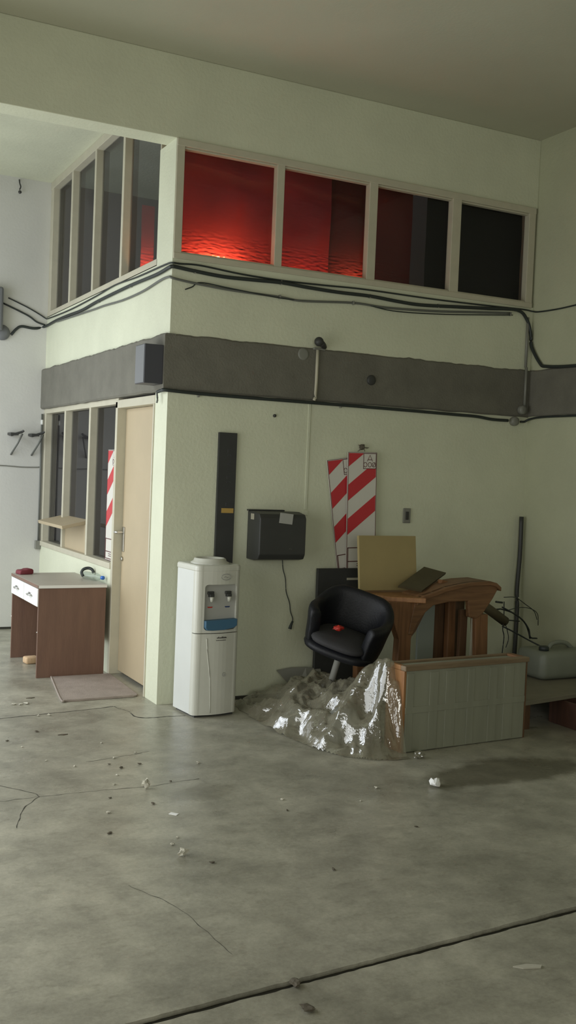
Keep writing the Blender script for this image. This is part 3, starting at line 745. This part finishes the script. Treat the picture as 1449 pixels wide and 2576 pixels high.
b = B(); tube(b, [(XL+.1, 3.327, 1.53), (-.8, 3.327, 1.527), (-.394, 3.327, 1.530), (-.2, 3.327, 1.523), (-.06, 3.327, 1.526), (-.032, 3.327, 1.529)], .006, 6, 5)
tag(obj('stretched_cord', b, M['cover'], None, True), 'thin cord stretched across the back wall below the iron brackets', 'cord')
b = B(); tube(b, [(-.297, 3.325, 4.17), (-.297, 3.30, 4.13), (-.29, 3.29, 4.10), (-.30, 3.285, 4.07)], .006, 6, 4); ball(b, (-.296, 3.29, 4.05), .016, 2)
tag(obj('ceiling_hook', b, M['charcoal'], None, True), 'small dark hook at the top of the back wall', 'hook')
t = thing('wall_lamp', 'grey wall lamp box at the edge of the frame on the back wall', 'lamp', (-.5, 3.25, 2.9))
b = B(); box(b, -.60, -.425, 3.22, 3.33, 2.76, 3.16, .02); obj('lamp_box', b, M['boxf'], t, False, True)
b = B(); lathe(b, [(.07, 0), (.072, .02), (.06, .045), (.03, .055)], 20, Matrix.Translation((-.415, 3.33, 2.755)) @ Matrix.Rotation(PI/2, 4, 'X')); obj('round_base', b, M['boxf'], t, True, True)

# ------------------------------------------------------------------ black cabinet and boards by the wall
t = thing('leaning_board', 'flat black board with a pale strip standing against the front wall behind the chair', 'board', (1.32, -.06, 0))
b = B(); box(b, 1.14, 1.515, -.075, -.045, 0, .905, .003); obj('board_sheet', b, M['black'], t, False, True)
b = B(); box(b, 1.375, 1.50, -.0785, -.075, .822, .838); obj('white_strip', b, M['strip'], t, False, True)
b = B(); mt = Matrix.Translation((1.265, -.43, .79)) @ Matrix.Rotation(math.radians(-7), 4, 'X')
box(b, 0, .465, -.012, .012, 0, .375, .002, mt)
tag(obj('ochre_board', b, M['cardb']), 'square ochre board leaning on the wooden table', 'board')

# wooden table with a curved side
def wood_table():
    t = thing('wooden_table', 'rustic orange-brown wooden table with a curved side, behind the pale chest', 'table', (1.75, -.6, 0))
    Y0, Y1 = -.74, -.70
    # profile traced in the plane y=-.72 (metres)
    k = lambda px, py: None
    prof = [(1.518, .752), (1.575, .789), (1.655, .81), (1.755, .842), (1.875, .864), (1.97, .876), (2.115, .882), (2.175, .868), (2.21, .838), (2.16, .757), (2.085, .66), (2.03, .622),
            (1.965, .634), (1.95, .745), (1.79, .742), (1.665, .722), (1.605, .678), (1.55, .617), (1.505, .53), (1.47, .53), (1.49, .64)]
    b = B(); prism(b, prof, Y0, Y1, 'Y', .006); obj('curved_apron', b, M['woodh'], t, False, True)
    # top: flat board then the curved arm top swept backwards
    arm = [(1.518, .752), (1.575, .789), (1.655, .81), (1.755, .842), (1.875, .864), (1.97, .876), (2.115, .882), (2.175, .868), (2.215, .838)]
    low = [(x, z-.028) for x, z in arm][::-1]
    b = B(); prism(b, arm+low, -.76, -.5, 'Y', .004); obj('curved_top', b, M['woodh'], t, False, True)
    b = B(); prism(b, [(1.34, -.66), (1.56, -.80), (1.68, -.60), (1.72, -.34), (1.28, -.30)], .745, .778, 'Z', .004); obj('table_top', b, M['woodl'], t, False, True)
    for pts in ([(1.385, .0), (1.50, .0), (1.50, .50), (1.535, .62), (1.53, .75), (1.33, .75), (1.355, .62), (1.405, .50)],):
        b = B(); prism(b, pts, -.735, -.665, 'Y', .006); obj('leg', b, M['wood'], t, False, True)
    b = B(); prism(b, [(2.055, 0), (2.155, 0), (2.13, .65), (2.02, .65)], -.735, -.675, 'Y', .006); obj('leg', b, M['wood'], t, False, True)
    b = B(); prism(b, [(1.30, 0), (1.37, 0), (1.37, .75), (1.28, .75)], -.40, -.34, 'Y', .006); obj('leg', b, M['wood'], t, False, True)
    b = B(); prism(b, [(1.93, 0), (2.00, 0), (1.98, .84), (1.92, .84)], -.56, -.51, 'Y', .006); obj('leg', b, M['wood'], t, False, True)
    b = B(); prism(b, [(1.31, .70), (1.36, .745), (1.43, .60), (1.42, .52)], -.72, -.67, 'Y', .006); obj('brace', b, M['wood'], t, False, True)
    b = B(); prism(b, [(1.55, .745), (1.62, .70), (1.535, .55), (1.49, .50)], -.735, -.68, 'Y', .006); obj('brace', b, M['woodd'], t, False, True)
wood_table()
b = B(); 
Q = [V(p) for p in ((1.45, -.62, .832), (1.616, -.66, .802), (1.952, -.46, .898), (1.791, -.42, .937))]
nq = (Q[1]-Q[0]).cross(Q[3]-Q[0]).normalized()*.016; tq = bmesh.new()
va = [tq.verts.new(p) for p in Q]; vb = [tq.verts.new(p+nq) for p in Q]
tq.faces.new(va[::-1]); tq.faces.new(vb)
for i in range(4): tq.faces.new((va[i], va[(i+1) % 4], vb[(i+1) % 4], vb[i]))
merge(b, tq)
tag(obj('olive_board', b, M['slab']), 'dark olive board lying tilted on the wooden table', 'board')
b = B(); prism(b, [(0, 0), (.10, .01), (.085, .035), (.02, .055)], 0, .05, 'Y', .003); o = tag(obj('wood_offcut', b, M['wood']), 'small wooden offcut at the edge of the olive board', 'offcut'); o.location = (1.80, -.60, .822); o.scale = (1.4, 1, 1.0)
def plank(name, label, x0, x1, y, z1, m, th=.02, lean=0):
    b = B(); box(b, x0, x1, y-th, y, 0, z1, .002); return tag(obj(name, b, m), label, 'board')
plank('pale_board', 'pale blue-grey board standing under the wooden table', 1.70, 1.835, -.50, .70, M['paleboard'])
plank('brown_board', 'wide dark brown board standing under the wooden table', 1.85, 2.12, -.46, .72, M['woodd'])
plank('narrow_board', 'narrow dark batten standing beside the brown board', 1.975, 2.035, -.60, .67, M['woodd'], .03)
plank('pale_strip', 'thin pale strip between the batten and the table leg', 2.018, 2.05, -.69, .62, M['strip'], .012)
# round timber sticking out behind the table, with tangled wires
b = B(); tube(b, [(2.18, -.52, .72), (2.33, -.50, .64), (2.49, -.48, .55)], .036, 12, 0)
tag(obj('timber_log', b, M['slab'], None, True), 'short round timber slanting out behind the wooden table', 'timber')
t = thing('wire_tangle', 'tangle of thin black wires between the timber and the corner pole', 'wires', (2.6, -.4, .3))
for pts, r in (([(2.38, -.5, .70), (2.44, -.5, .693)], .008), ([(2.30, -.5, .638), (2.40, -.5, .645), (2.46, -.48, .64), (2.60, -.45, .60), (2.72, -.42, .53), (2.78, -.4, .46), (2.80, -.4, .40)], .006),
               ([(2.44, -.5, .66), (2.55, -.5, .61), (2.66, -.47, .555), (2.74, -.45, .48), (2.76, -.45, .42), (2.84, -.43, .405)], .006), ([(2.45, -.5, .57), (2.56, -.48, .555), (2.64, -.46, .545)], .005),
               ([(2.45, -.5, .52), (2.55, -.52, .475), (2.66, -.54, .42), (2.74, -.6, .375)], .006), ([(2.46, -.49, .73), (2.60, -.45, .72), (2.74, -.4, .66), (2.86, -.36, .60), (2.92, -.33, .53)], .003),
               ([(2.50, -.48, .63), (2.66, -.42, .64), (2.80, -.38, .625), (2.92, -.33, .575), (2.96, -.3, .48)], .003), ([(2.455, -.5, .70), (2.46, -.5, .60), (2.455, -.5, .50), (2.47, -.5, .44), (2.46, -.5, .3), (2.46, -.5, .01)], .004),
               ([(2.47, -.5, .55), (2.50, -.5, .48), (2.52, -.49, .42), (2.50, -.49, .36)], .003)):
    b = B(); tube(b, pts, r, 6, 5); obj('wire', b, M['cable'], t, True, True)

# ------------------------------------------------------------------ pale chest in front
t = thing('pale_chest', 'low pale wooden chest with a brown top rim, its end wrapped in clear film', 'chest', (.912, -1.545, 0), (0, 0, math.radians(3.6)))
cw, ch, cd = .945, .50, .17
b = B(); box(b, .012, cw-.012, 0, .018, .003, ch-.029, .002); obj('front_panel', b, M['cabpale'], t)
for k in range(6):
    x = .02+(cw-.04)*(k+.12*math.sin(k*2.1))/6
    b = B(); box(b, x, x+.05+.012*(k % 3), -.0035, .001, .006, ch-.045, .0015); obj('panel_batten', b, M['cabpale'], t)
b = B(); box(b, .015, cw-.015, -.0045, .001, .225, .262, .0015); obj('cross_batten', b, M['cabpale'], t)
b = B(); box(b, 0, .018, 0, cd, 0, ch-.03, .002); obj('end_panel', b, M['woodl'], t)
b = B(); box(b, cw-.018, cw, 0, cd, 0, ch-.03, .002); obj('end_panel', b, M['woodd'], t)
b = B(); box(b, 0, cw, cd-.018, cd, 0, ch-.03, .002); obj('back_panel', b, M['woodd'], t)
b = B(); box(b, 0, cw+.006, -.01, .038, ch-.03, ch, .005); obj('top_rim', b, M['rim'], t)
b = B(); box(b, 0, cw, cd-.03, cd, ch-.03, ch-.002, .004); obj('top_rim', b, M['rim'], t)
b = B(); box(b, cw-.045, cw+.006, .038, cd-.03, ch-.03, ch-.001, .004); obj('top_rim', b, M['wood'], t)
b = B(); box(b, 0, .03, .038, cd-.03, ch-.03, ch-.001, .004); obj('top_rim', b, M['woodl'], t)
b = B(); box(b, .03, cw-.045, .038, cd-.03, ch-.028, ch-.014); obj('inner_lid', b, M['cabpale'], t)

# ------------------------------------------------------------------ crumpled clear film on the floor
def film():
    ctl = [(.50, -.13, .0), (.45, -.57, .0), (.46, -1.09, .0), (.55, -1.50, .0), (.80, -1.66, .0), (.93, -1.66, .0),
           (.90, -1.50, .40), (.895, -1.42, .515), (.895, -1.34, .50), (.91, -1.22, .425), (.94, -1.10, .345), (.97, -.9, .27), (.98, -.75, .235),
           (.93, -.6, .235), (.93, -.5, .255), (.90, -.4, .20), (.84, -.25, .115), (.66, -.09, .045), (.95, -.2, .05),
           (.58, -.5, .09), (.62, -.85, .13), (.66, -1.15, .14), (.75, -1.4, .17), (.84, -1.55, .20), (.75, -.7, .21), (.8, -1.0, .22), (.82, -1.25, .31), (.55, -.3, .03),
           (1.02, -1.0, .22), (1.03, -.7, .18), (1.0, -.4, .12)]
    poly = [(.50, -.10), (.46, -.30), (.445, -.57), (.43, -.85), (.455, -1.09), (.49, -1.33), (.55, -1.50), (.66, -1.61), (.80, -1.665), (.905, -1.66),
            (.907, -1.36), (.97, -1.30), (1.03, -1.15), (1.04, -.6), (1.02, -.3), (.95, -.14), (.7, -.06)]
    def inside(x, y):
        c = False; n = len(poly); j = n-1
        for i in range(n):
            xi, yi = poly[i]; xj, yj = poly[j]
            if (yi > y) != (yj > y) and x < (xj-xi)*(y-yi)/(yj-yi)+xi: c = not c
            j = i
        return c
    def edge(x, y):
        m = 9
        for i in range(len(poly)):
            a = V(poly[i]); c = V(poly[(i+1) % len(poly)]); p = V((x, y)); ab = c-a
            s = max(0, min(1, (p-a).dot(ab)/ab.length_squared)); m = min(m, (p-(a+ab*s)).length)
        return m
    def fedge(x, y):
        m = 9
        for i in range(9):
            a = V(poly[i]); c = V(poly[i+1]); p = V((x, y)); ab = c-a
            s = max(0, min(1, (p-a).dot(ab)/ab.length_squared)); m = min(m, (p-(a+ab*s)).length)
        return m
    def base(x, y):
        sw = sz = 0
        for cx, cy, cz in ctl:
            d2 = (x-cx)**2+(y-cy)**2+1e-4; w_ = d2**-1.9; sw += w_; sz += w_*cz
        return sz/sw
    t = bmesh.new(); g = {}; st = .0105
    nx, ny = 62, 156
    for i in range(nx):
        for j in range(ny):
            x = .42+i*st; y = -1.69+j*st
            if not inside(x, y): continue
            h = base(x, y)*min(1, fedge(x, y)/.16)**.8; p = V((x, y, h))
            e = min(1, edge(x, y)/.05)
            # sharp crumple folds: ridged noise in several directions
            r1 = 1-abs(noise.noise(V((x*7+y*2.2, y*4.2-x*2, 1))))*2
            r2 = 1-abs(noise.noise(V((x*15-y*5, y*11+x*5, 7))))*2
            r3 = noise.noise(V((x*31, y*27, 3)))
            h2 = h+e*(.045*r1+.020*r2+.004*r3-.024)
            v = t.verts.new((x+.012*e*noise.noise(p*9), y+.02*e*noise.noise(p*8+V((4, 0, 0))), max(.004, h2)))
            g[i, j] = v
    for i in range(nx-1):
        for j in range(ny-1):
            q = [g.get(k) for k in ((i, j), (i+1, j), (i+1, j+1), (i, j+1))]
            if all(q): t.faces.new(q)
    bm = B(); merge(bm, t)
    tag(obj('plastic_film', bm, M['film'], None, True), 'heap of crumpled clear plastic film on the floor against the pale chest', 'plastic film')
film()
# bundle of grey packing lying inside the film
b = B(); 
for c, r, s in (((.72, -.75, .05), .16, (.9, 1.5, .55)), ((.76, -1.22, .06), .15, (.7, 1.3, .9)), ((.80, -.45, .05), .13, (1, 1, .8))): ball(b, c, r, 3, s, .25)
for v in b.verts: v.co.z = max(.002, v.co.z)
tag(obj('packing_bundle', b, M['cover'], None, True), 'dull grey bundle seen through the clear plastic film', 'bundle')
b = B(); t_ = bmesh.new()
P = [(.86, -.045, .19), (.97, -.05, .205), (1.08, -.06, .205), (1.19, -.08, .19), (1.16, -.20, .03), (1.03, -.22, .0), (.98, -.10, .05)]
vs = [t_.verts.new(p) for p in P]; t_.faces.new(vs); bmesh.ops.triangulate(t_, faces=t_.faces)
r_ = bmesh.ops.extrude_face_region(t_, geom=list(t_.faces)); 
for v in [x for x in r_['geom'] if isinstance(x, bmesh.types.BMVert)]: v.co += V((0, .006, .004))
merge(b, t_); tag(obj('folded_sheet', b, M['cover']), 'folded dark grey sheet propped between the wall and the plastic film', 'sheet')
b = B(); ball(b, (.955, -1.66, .018), .03, 3, (1, .7, .6), .9)
tag(obj('film_scrap', b, M['film']), 'small twist of clear film at the foot of the pale chest', 'scrap')

# ------------------------------------------------------------------ tub chair
def tub_chair():
    t = thing('tub_chair', 'black leather swivel tub chair leaning over beside the wooden table', 'chair', (.96, -.72, .375))
    def plan(a, rx, ry, pw=2.7):
        c, s_ = abs(math.cos(a)), abs(math.sin(a)); rr = (c**pw+s_**pw)**(-1/pw)
        return math.sin(a)*rx*rr, math.cos(a)*ry*rr
    def top(a):                          # rim height over the seat base, a=0 at the back
        u = max(0, min(1, (abs(a)-math.radians(28))/math.radians(62))); q = u*u*(3-2*u)
        v_ = max(0, min(1, (abs(a)-math.radians(100))/math.radians(35)))
        return .42-.105*q-.02*v_*v_
    n = 60; amax = math.radians(137); tt = bmesh.new(); rows = []
    for i in range(n+1):
        a = -amax+2*amax*i/n; zt = top(a); roll = max(0, min(1, (abs(a)-1.0)/.8))*.02
        ring = []
        for (k, z) in ((.80, .0), (.93, .02), (.97, .10), (.98, zt*.6), (1.0+roll, zt-.07), (1.0+roll*1.2, zt-.03), (.96+roll, zt-.006), (.89, zt), (.82-roll, zt-.008), (.77-roll, zt-.035), (.75-roll*.5, zt-.08), (.72, zt*.55), (.70, .13)):
            flare = 1+.07*(z/.42)
            x, y = plan(a, .285*k*flare, .27*k*flare)
            ring.append(tt.verts.new((x, y, z)))
        rows.append(ring)
    for A, Bq in zip(rows, rows[1:]):
        m = len(A)
        for j in range(m): tt.faces.new((A[j], A[(j+1) % m], Bq[(j+1) % m], Bq[j]))
    tt.faces.new(rows[0][::-1]); tt.faces.new(rows[-1])
    b = B(); merge(b, tt); o = obj('back_and_arms', b, M['leather'], t, True)
    md = o.modifiers.new('s', 'SUBSURF'); md.levels = md.render_levels = 1
    def cushion(rx, ry, z0, z1, cy, pw=3, dome=.02):
        q = bmesh.new(); prof = ((.80, z0), (.96, z0+.015), (1, (z0+z1)/2), (.97, z1-.015), (.85, z1), (.5, z1+dome*.7), (.12, z1+dome)); prev = None
        for s, z in prof:
            ring = []
            for k in range(40):
                a = 2*PI*k/40; c, s_ = math.cos(a), math.sin(a); rr = (abs(c)**pw+abs(s_)**pw)**(-1/pw)
                ring.append(q.verts.new((rx*s*rr*c, cy+ry*s*rr*s_, z)))
            if prev:
                for k in range(40): q.faces.new((prev[k], prev[(k+1) % 40], ring[(k+1) % 40], ring[k]))
            else: q.faces.new(ring[::-1])
            prev = ring
        q.faces.new(prev); bb = B(); merge(bb, q); return bb
    obj('seat_base', cushion(.268, .262, .0, .075, -.012, 2.9, .0), M['leather'], t, True)
    obj('seat_cushion', cushion(.212, .245, .07, .135, -.045, 3.4, .012), M['seat'], t, True)
    b = B(); lathe(b, [(.024, -.47), (.024, -.03), (.07, -.02), (.09, .0)], 20); obj('pedestal', b, M['greyp'], t, True)
    b = B(); lathe(b, [(.16, -.48), (.162, -.475), (.14, -.465), (.05, -.45), (.03, -.43)], 32); obj('base_disc', b, M['steel'], t, True)
    return t
M['seat'] = mat('dark_grey_seat_fabric', (.03, .029, .031), .8, bump=.2, bscale=90)
ch_ = tub_chair()
vd = V((.50, .865, 0)); rd = V((.865, -.50, 0))
ch_.scale = (.88,)*3; ch_.location = (.955, -.745, .445); CHROT = (14, 9, -44)
ch_.rotation_euler = (Matrix.Rotation(math.radians(CHROT[0]), 4, vd) @ Matrix.Rotation(math.radians(CHROT[1]), 4, rd) @ Matrix.Rotation(math.radians(CHROT[2]), 4, 'Z')).to_euler()
b = B(); ball(b, (0, 0, 0), .026, 3, (1.2, .9, .6), .8)
o = tag(obj('red_rag', b, M['redp'], None, True), 'small bright red scrap on the seat of the black chair', 'scrap'); o.location = (.89, -.825, .608)

# ------------------------------------------------------------------ platform, jug and crate by the right wall
t = thing('low_platform', 'low dusty pale platform along the right wall carrying a milky jug', 'platform', (2.45, -.8, 0))
b = B(); prism(b, [(1.925, -1.40), (2.45, -1.31), (3.0, -1.22), (3.0, -.25), (2.24, -.42)], .172, .20, 'Z', .003); obj('platform_top', b, M['pallet'], t, False, True)
for x, y in ((2.0, -1.30), (2.92, -1.15), (2.30, -.50), (2.92, -.35)):
    b = B(); box(b, x-.03, x+.03, y-.03, y+.03, 0, .172, .002); obj('platform_leg', b, M['woodd'], t, False, True)
t = thing('plastic_jug', 'milky plastic jug with a dark cap on the low platform', 'jug', (2.69, -.78, .2))
b = B(); box(b, -.22, .23, -.15, .15, 0, .20, .05, None, 4)
for v in b.verts: v.co.z += .012*noise.noise(v.co*9)*(v.co.z > .05); v.co.z = max(0, v.co.z)
obj('jug_body', b, M['jug'], t, True)
b = B(); lathe(b, [(.035, .195), (.035, .222), (.03, .228)], 18, Matrix.Translation((-.14, -.06, 0))); obj('jug_cap', b, M['cable'], t, True)
b = B(); tube(b, [(-.05, 0, .19), (-.02, 0, .228), (.05, 0, .24), (.12, 0, .228), (.17, 0, .19)], .016, 10, 5); obj('jug_handle', b, M['jug'], t, True)
t = thing('wooden_crate', 'red-brown wooden crate jutting out from under the low platform', 'crate', (2.6, -1.6, 0))
b = B(); box(b, 2.30, 2.32, -1.95, -1.20, 0, .165, .002); box(b, 2.86, 2.88, -1.95, -1.20, 0, .165, .002); box(b, 2.32, 2.86, -1.95, -1.93, 0, .165, .002); box(b, 2.32, 2.86, -1.22, -1.20, 0, .165, .002); obj('crate_sides', b, M['crate'], t, False, True)
b = B(); box(b, 2.31, 2.87, -1.94, -1.21, .01, .03); obj('crate_bottom', b, M['crate'], t, False, True)

# ------------------------------------------------------------------ litter on the floor
def crumple(name, label, cat, x, y, s, m, sd, sc=(1, 1, .7), group=None):
    b = B(); ball(b, (0, 0, 0), s, 2, sc, 0)
    for v in b.verts:
        k = 1+.9*noise.noise(v.co/s*1.9+V((sd, sd*2, 0))); v.co *= k
    zm = min(v.co.z for v in b.verts)
    for v in b.verts: v.co.z -= zm
    o = tag(obj(name, b, m), label, cat, group); o.location = (x, y, 0.0005); o.rotation_euler = (0, 0, sd); return o
crumple('paper_scrap', 'crumpled white paper scrap on the dark floor before the pale chest', 'litter', .735, -2.12, .026, M['paper'], 1.3, (1.35, .9, .7))
crumple('plaster_lump', 'pale plaster lump on the floor over a thin crack', 'litter', -.656, -1.674, .021, M['chip'], 2.1, (.9, .8, 1.1))
crumple('paper_scrap', 'small crumpled greyish paper ball, nearest of the litter in mid-floor', 'litter', -.802, -2.547, .019, M['chip'], 3.7)
b = B(); box(b, -.012, .012, -.02, .02, 0, .002); o = tag(obj('paper_chip', b, M['paper']), 'tiny flat bright white chip on the floor', 'litter'); o.location = (-.658, -2.062, .0003); o.rotation_euler = (0, 0, .7)
b = B(); prism(b, [(-.05, 0), (.0, .014), (.05, .006), (.04, -.012), (-.02, -.014)], 0, .004, 'Z'); o = tag(obj('paper_strip', b, M['chip']), 'flat pale paper strip on the floor beyond the near joint', 'litter'); o.location = (-.11, -3.84, .0003); o.rotation_euler = (0, 0, -.35)
crumple('mortar_crumb', 'brown mortar crumb lying on the near floor joint', 'litter', -.863, -3.655, .016, M['leaf'], 4.4, (1.4, 1, .5))
crumple('mortar_crumb', 'broken mortar bit on the slab just in front of the near joint', 'litter', -.90, -3.80, .017, M['leaf'], 5.4, (1.4, 1, .4))
b = B(); prism(b, [(-.03, 0), (-.005, .012), (.03, .002), (.0, -.01)], 0, .004, 'Z'); o = tag(obj('dry_leaf', b, M['leaf']), 'dark dry leaf on the floor left of the water dispenser', 'litter'); o.location = (-.774, -.562, .0003)
b = B(); prism(b, [(-.03, 0), (-.005, .01), (.03, .004), (.0, -.01)], 0, .004, 'Z'); o = tag(obj('dry_leaf', b, M['leaf']), 'dark curled leaf on the floor beside the pinkish mat', 'litter'); o.location = (-.735, .42, .0003)
for i, (x, y, s) in enumerate(((-.877, .266, .012), (-.835, .255, .013), (-.795, .27, .016))):
    crumple('paint_flake', ('white paint flake, farthest from the mat in a row of three', 'white paint flake, middle one in a row of three', 'grey-white paint flake, nearest the mat in a row of three')[i], 'litter', x, y, s*.85, M['chip'], 6+i, (1.6, 1, .35))
chips = [(-.618, -.806), (-.80, -.08), (-.735, -.085), (-.99, -1.05), (-.72, -1.42), (-.64, -1.12), (-.50, -1.05), (-.78, -1.56), (-.93, -1.95), (-.75, -2.35), (-.80, -2.42), (.43, -2.05), (.25, -2.2),
         (-.10, -2.05), (-.25, -1.35), (-1.05, -.75), (-.88, -1.2)]
for i, (x, y) in enumerate(chips):
    crumple('floor_chip', 'tiny pale chip scattered on the concrete floor', 'litter', x, y, (.005+.003*((i*7) % 3)/2), M['chip'], 11+i*1.7, (1.2, 1, .6), 'tiny pale chips on the floor')
bits = [(-.70, -1.22), (-.66, -1.30), (-.55, -1.27), (-.86, -1.75), (-.70, -1.9), (-.72, -2.66), (-.15, -2.2), (-.9, -.45), (-1.1, -.6), (-.5, -1.6), (-1.0, -2.2), (-.3, -2.9), (.3, -2.6)]
for i, (x, y) in enumerate(bits):
    crumple('floor_crumb', 'tiny dark crumb scattered on the concrete floor', 'litter', x, y, .005+.003*((i*5) % 3)/2, M['leaf'], 31+i*1.3, (1.6, 1, .5), 'tiny dark crumbs on the floor')

# ------------------------------------------------------------------ light: daylight through the big opening on the left, added fill from the side and behind
wd = bpy.data.worlds.new('sky'); bpy.context.scene.world = wd; wd.use_nodes = True
bg = wd.node_tree.nodes['Background']; bg.inputs[0].default_value = (.74, .86, 1, 1); bg.inputs[1].default_value = 1.0
def area(name, loc, rot, sx, sy, e, col):
    l = bpy.data.lights.new(name, 'AREA'); l.shape = 'RECTANGLE'; l.size = sx; l.size_y = sy; l.energy = e; l.color = col
    o = link(bpy.data.objects.new(name, l)); o.location = loc; o.rotation_euler = rot; return o
area('doorway_daylight', (XL-.06, (OY0+OY1)/2, OZ/2+.05), (0, -PI/2, 0), OZ-.2, OY1-OY0-.1, 70, (.93, .97, 1.0))
area('rear_fill', ((RX0+RX1)/2, YR-.06, (RZ0+RZ1)/2), (PI/2, 0, 0), RX1-RX0, RZ1-RZ0, 110, (1.0, .985, .88))  # added fill from an unseen opening behind the camera
area('side_fill', (XL-.06, (SY0+SY1)/2, (SZ0+SZ1)/2), (0, -PI/2, 0), SZ1-SZ0, SY1-SY0, 54, (1.0, .985, .90))  # added fill through the invented side opening

def sky(name, y0, y1, e, col, dx=2.2, z=4.3):
    l = area(name, (XL-dx, (y0+y1)/2, z), (0, 0, 0), 3.2, y1-y0+.6, e, col)
    l.rotation_euler = V((.78, 0, -.62)).to_track_quat('-Z', 'Y').to_euler(); 
    l.data.size = y1-y0+.6; l.data.size_y = 3.2
    return l
sky('door_skylight', OY0, OY1, 90, (.93, .97, 1.0))

# ------------------------------------------------------------------ camera
cam = bpy.data.cameras.new('camera'); co = link(bpy.data.objects.new('camera', cam))
r = V((0.88967851, -0.4547844, 0.04053768)); u = V((-0.01878732, 0.05224559, 0.99845753)); f = V((0.45620083, 0.8890678, -0.0379376))
m4 = Matrix.Identity(4)
for i in range(3): m4[i][0] = r[i]; m4[i][1] = u[i]; m4[i][2] = -f[i]
m4.translation = V((-2.34337845, -6.36060385, 1.56767197))
co.matrix_world = m4
cam.sensor_fit = 'VERTICAL'; cam.sensor_height = 36; cam.lens = 36*2575.36/2576; cam.clip_start = .05
S = bpy.context.scene; S.camera = co
S.view_settings.view_transform = 'Standard'; S.view_settings.look = 'None'; S.view_settings.gamma = 1
S.view_settings.use_curve_mapping = False; S.view_settings.exposure = 0.0
S.cycles.use_denoising = True
S.cycles.max_bounces = 10; S.cycles.diffuse_bounces = 6; S.cycles.transparent_max_bounces = 16
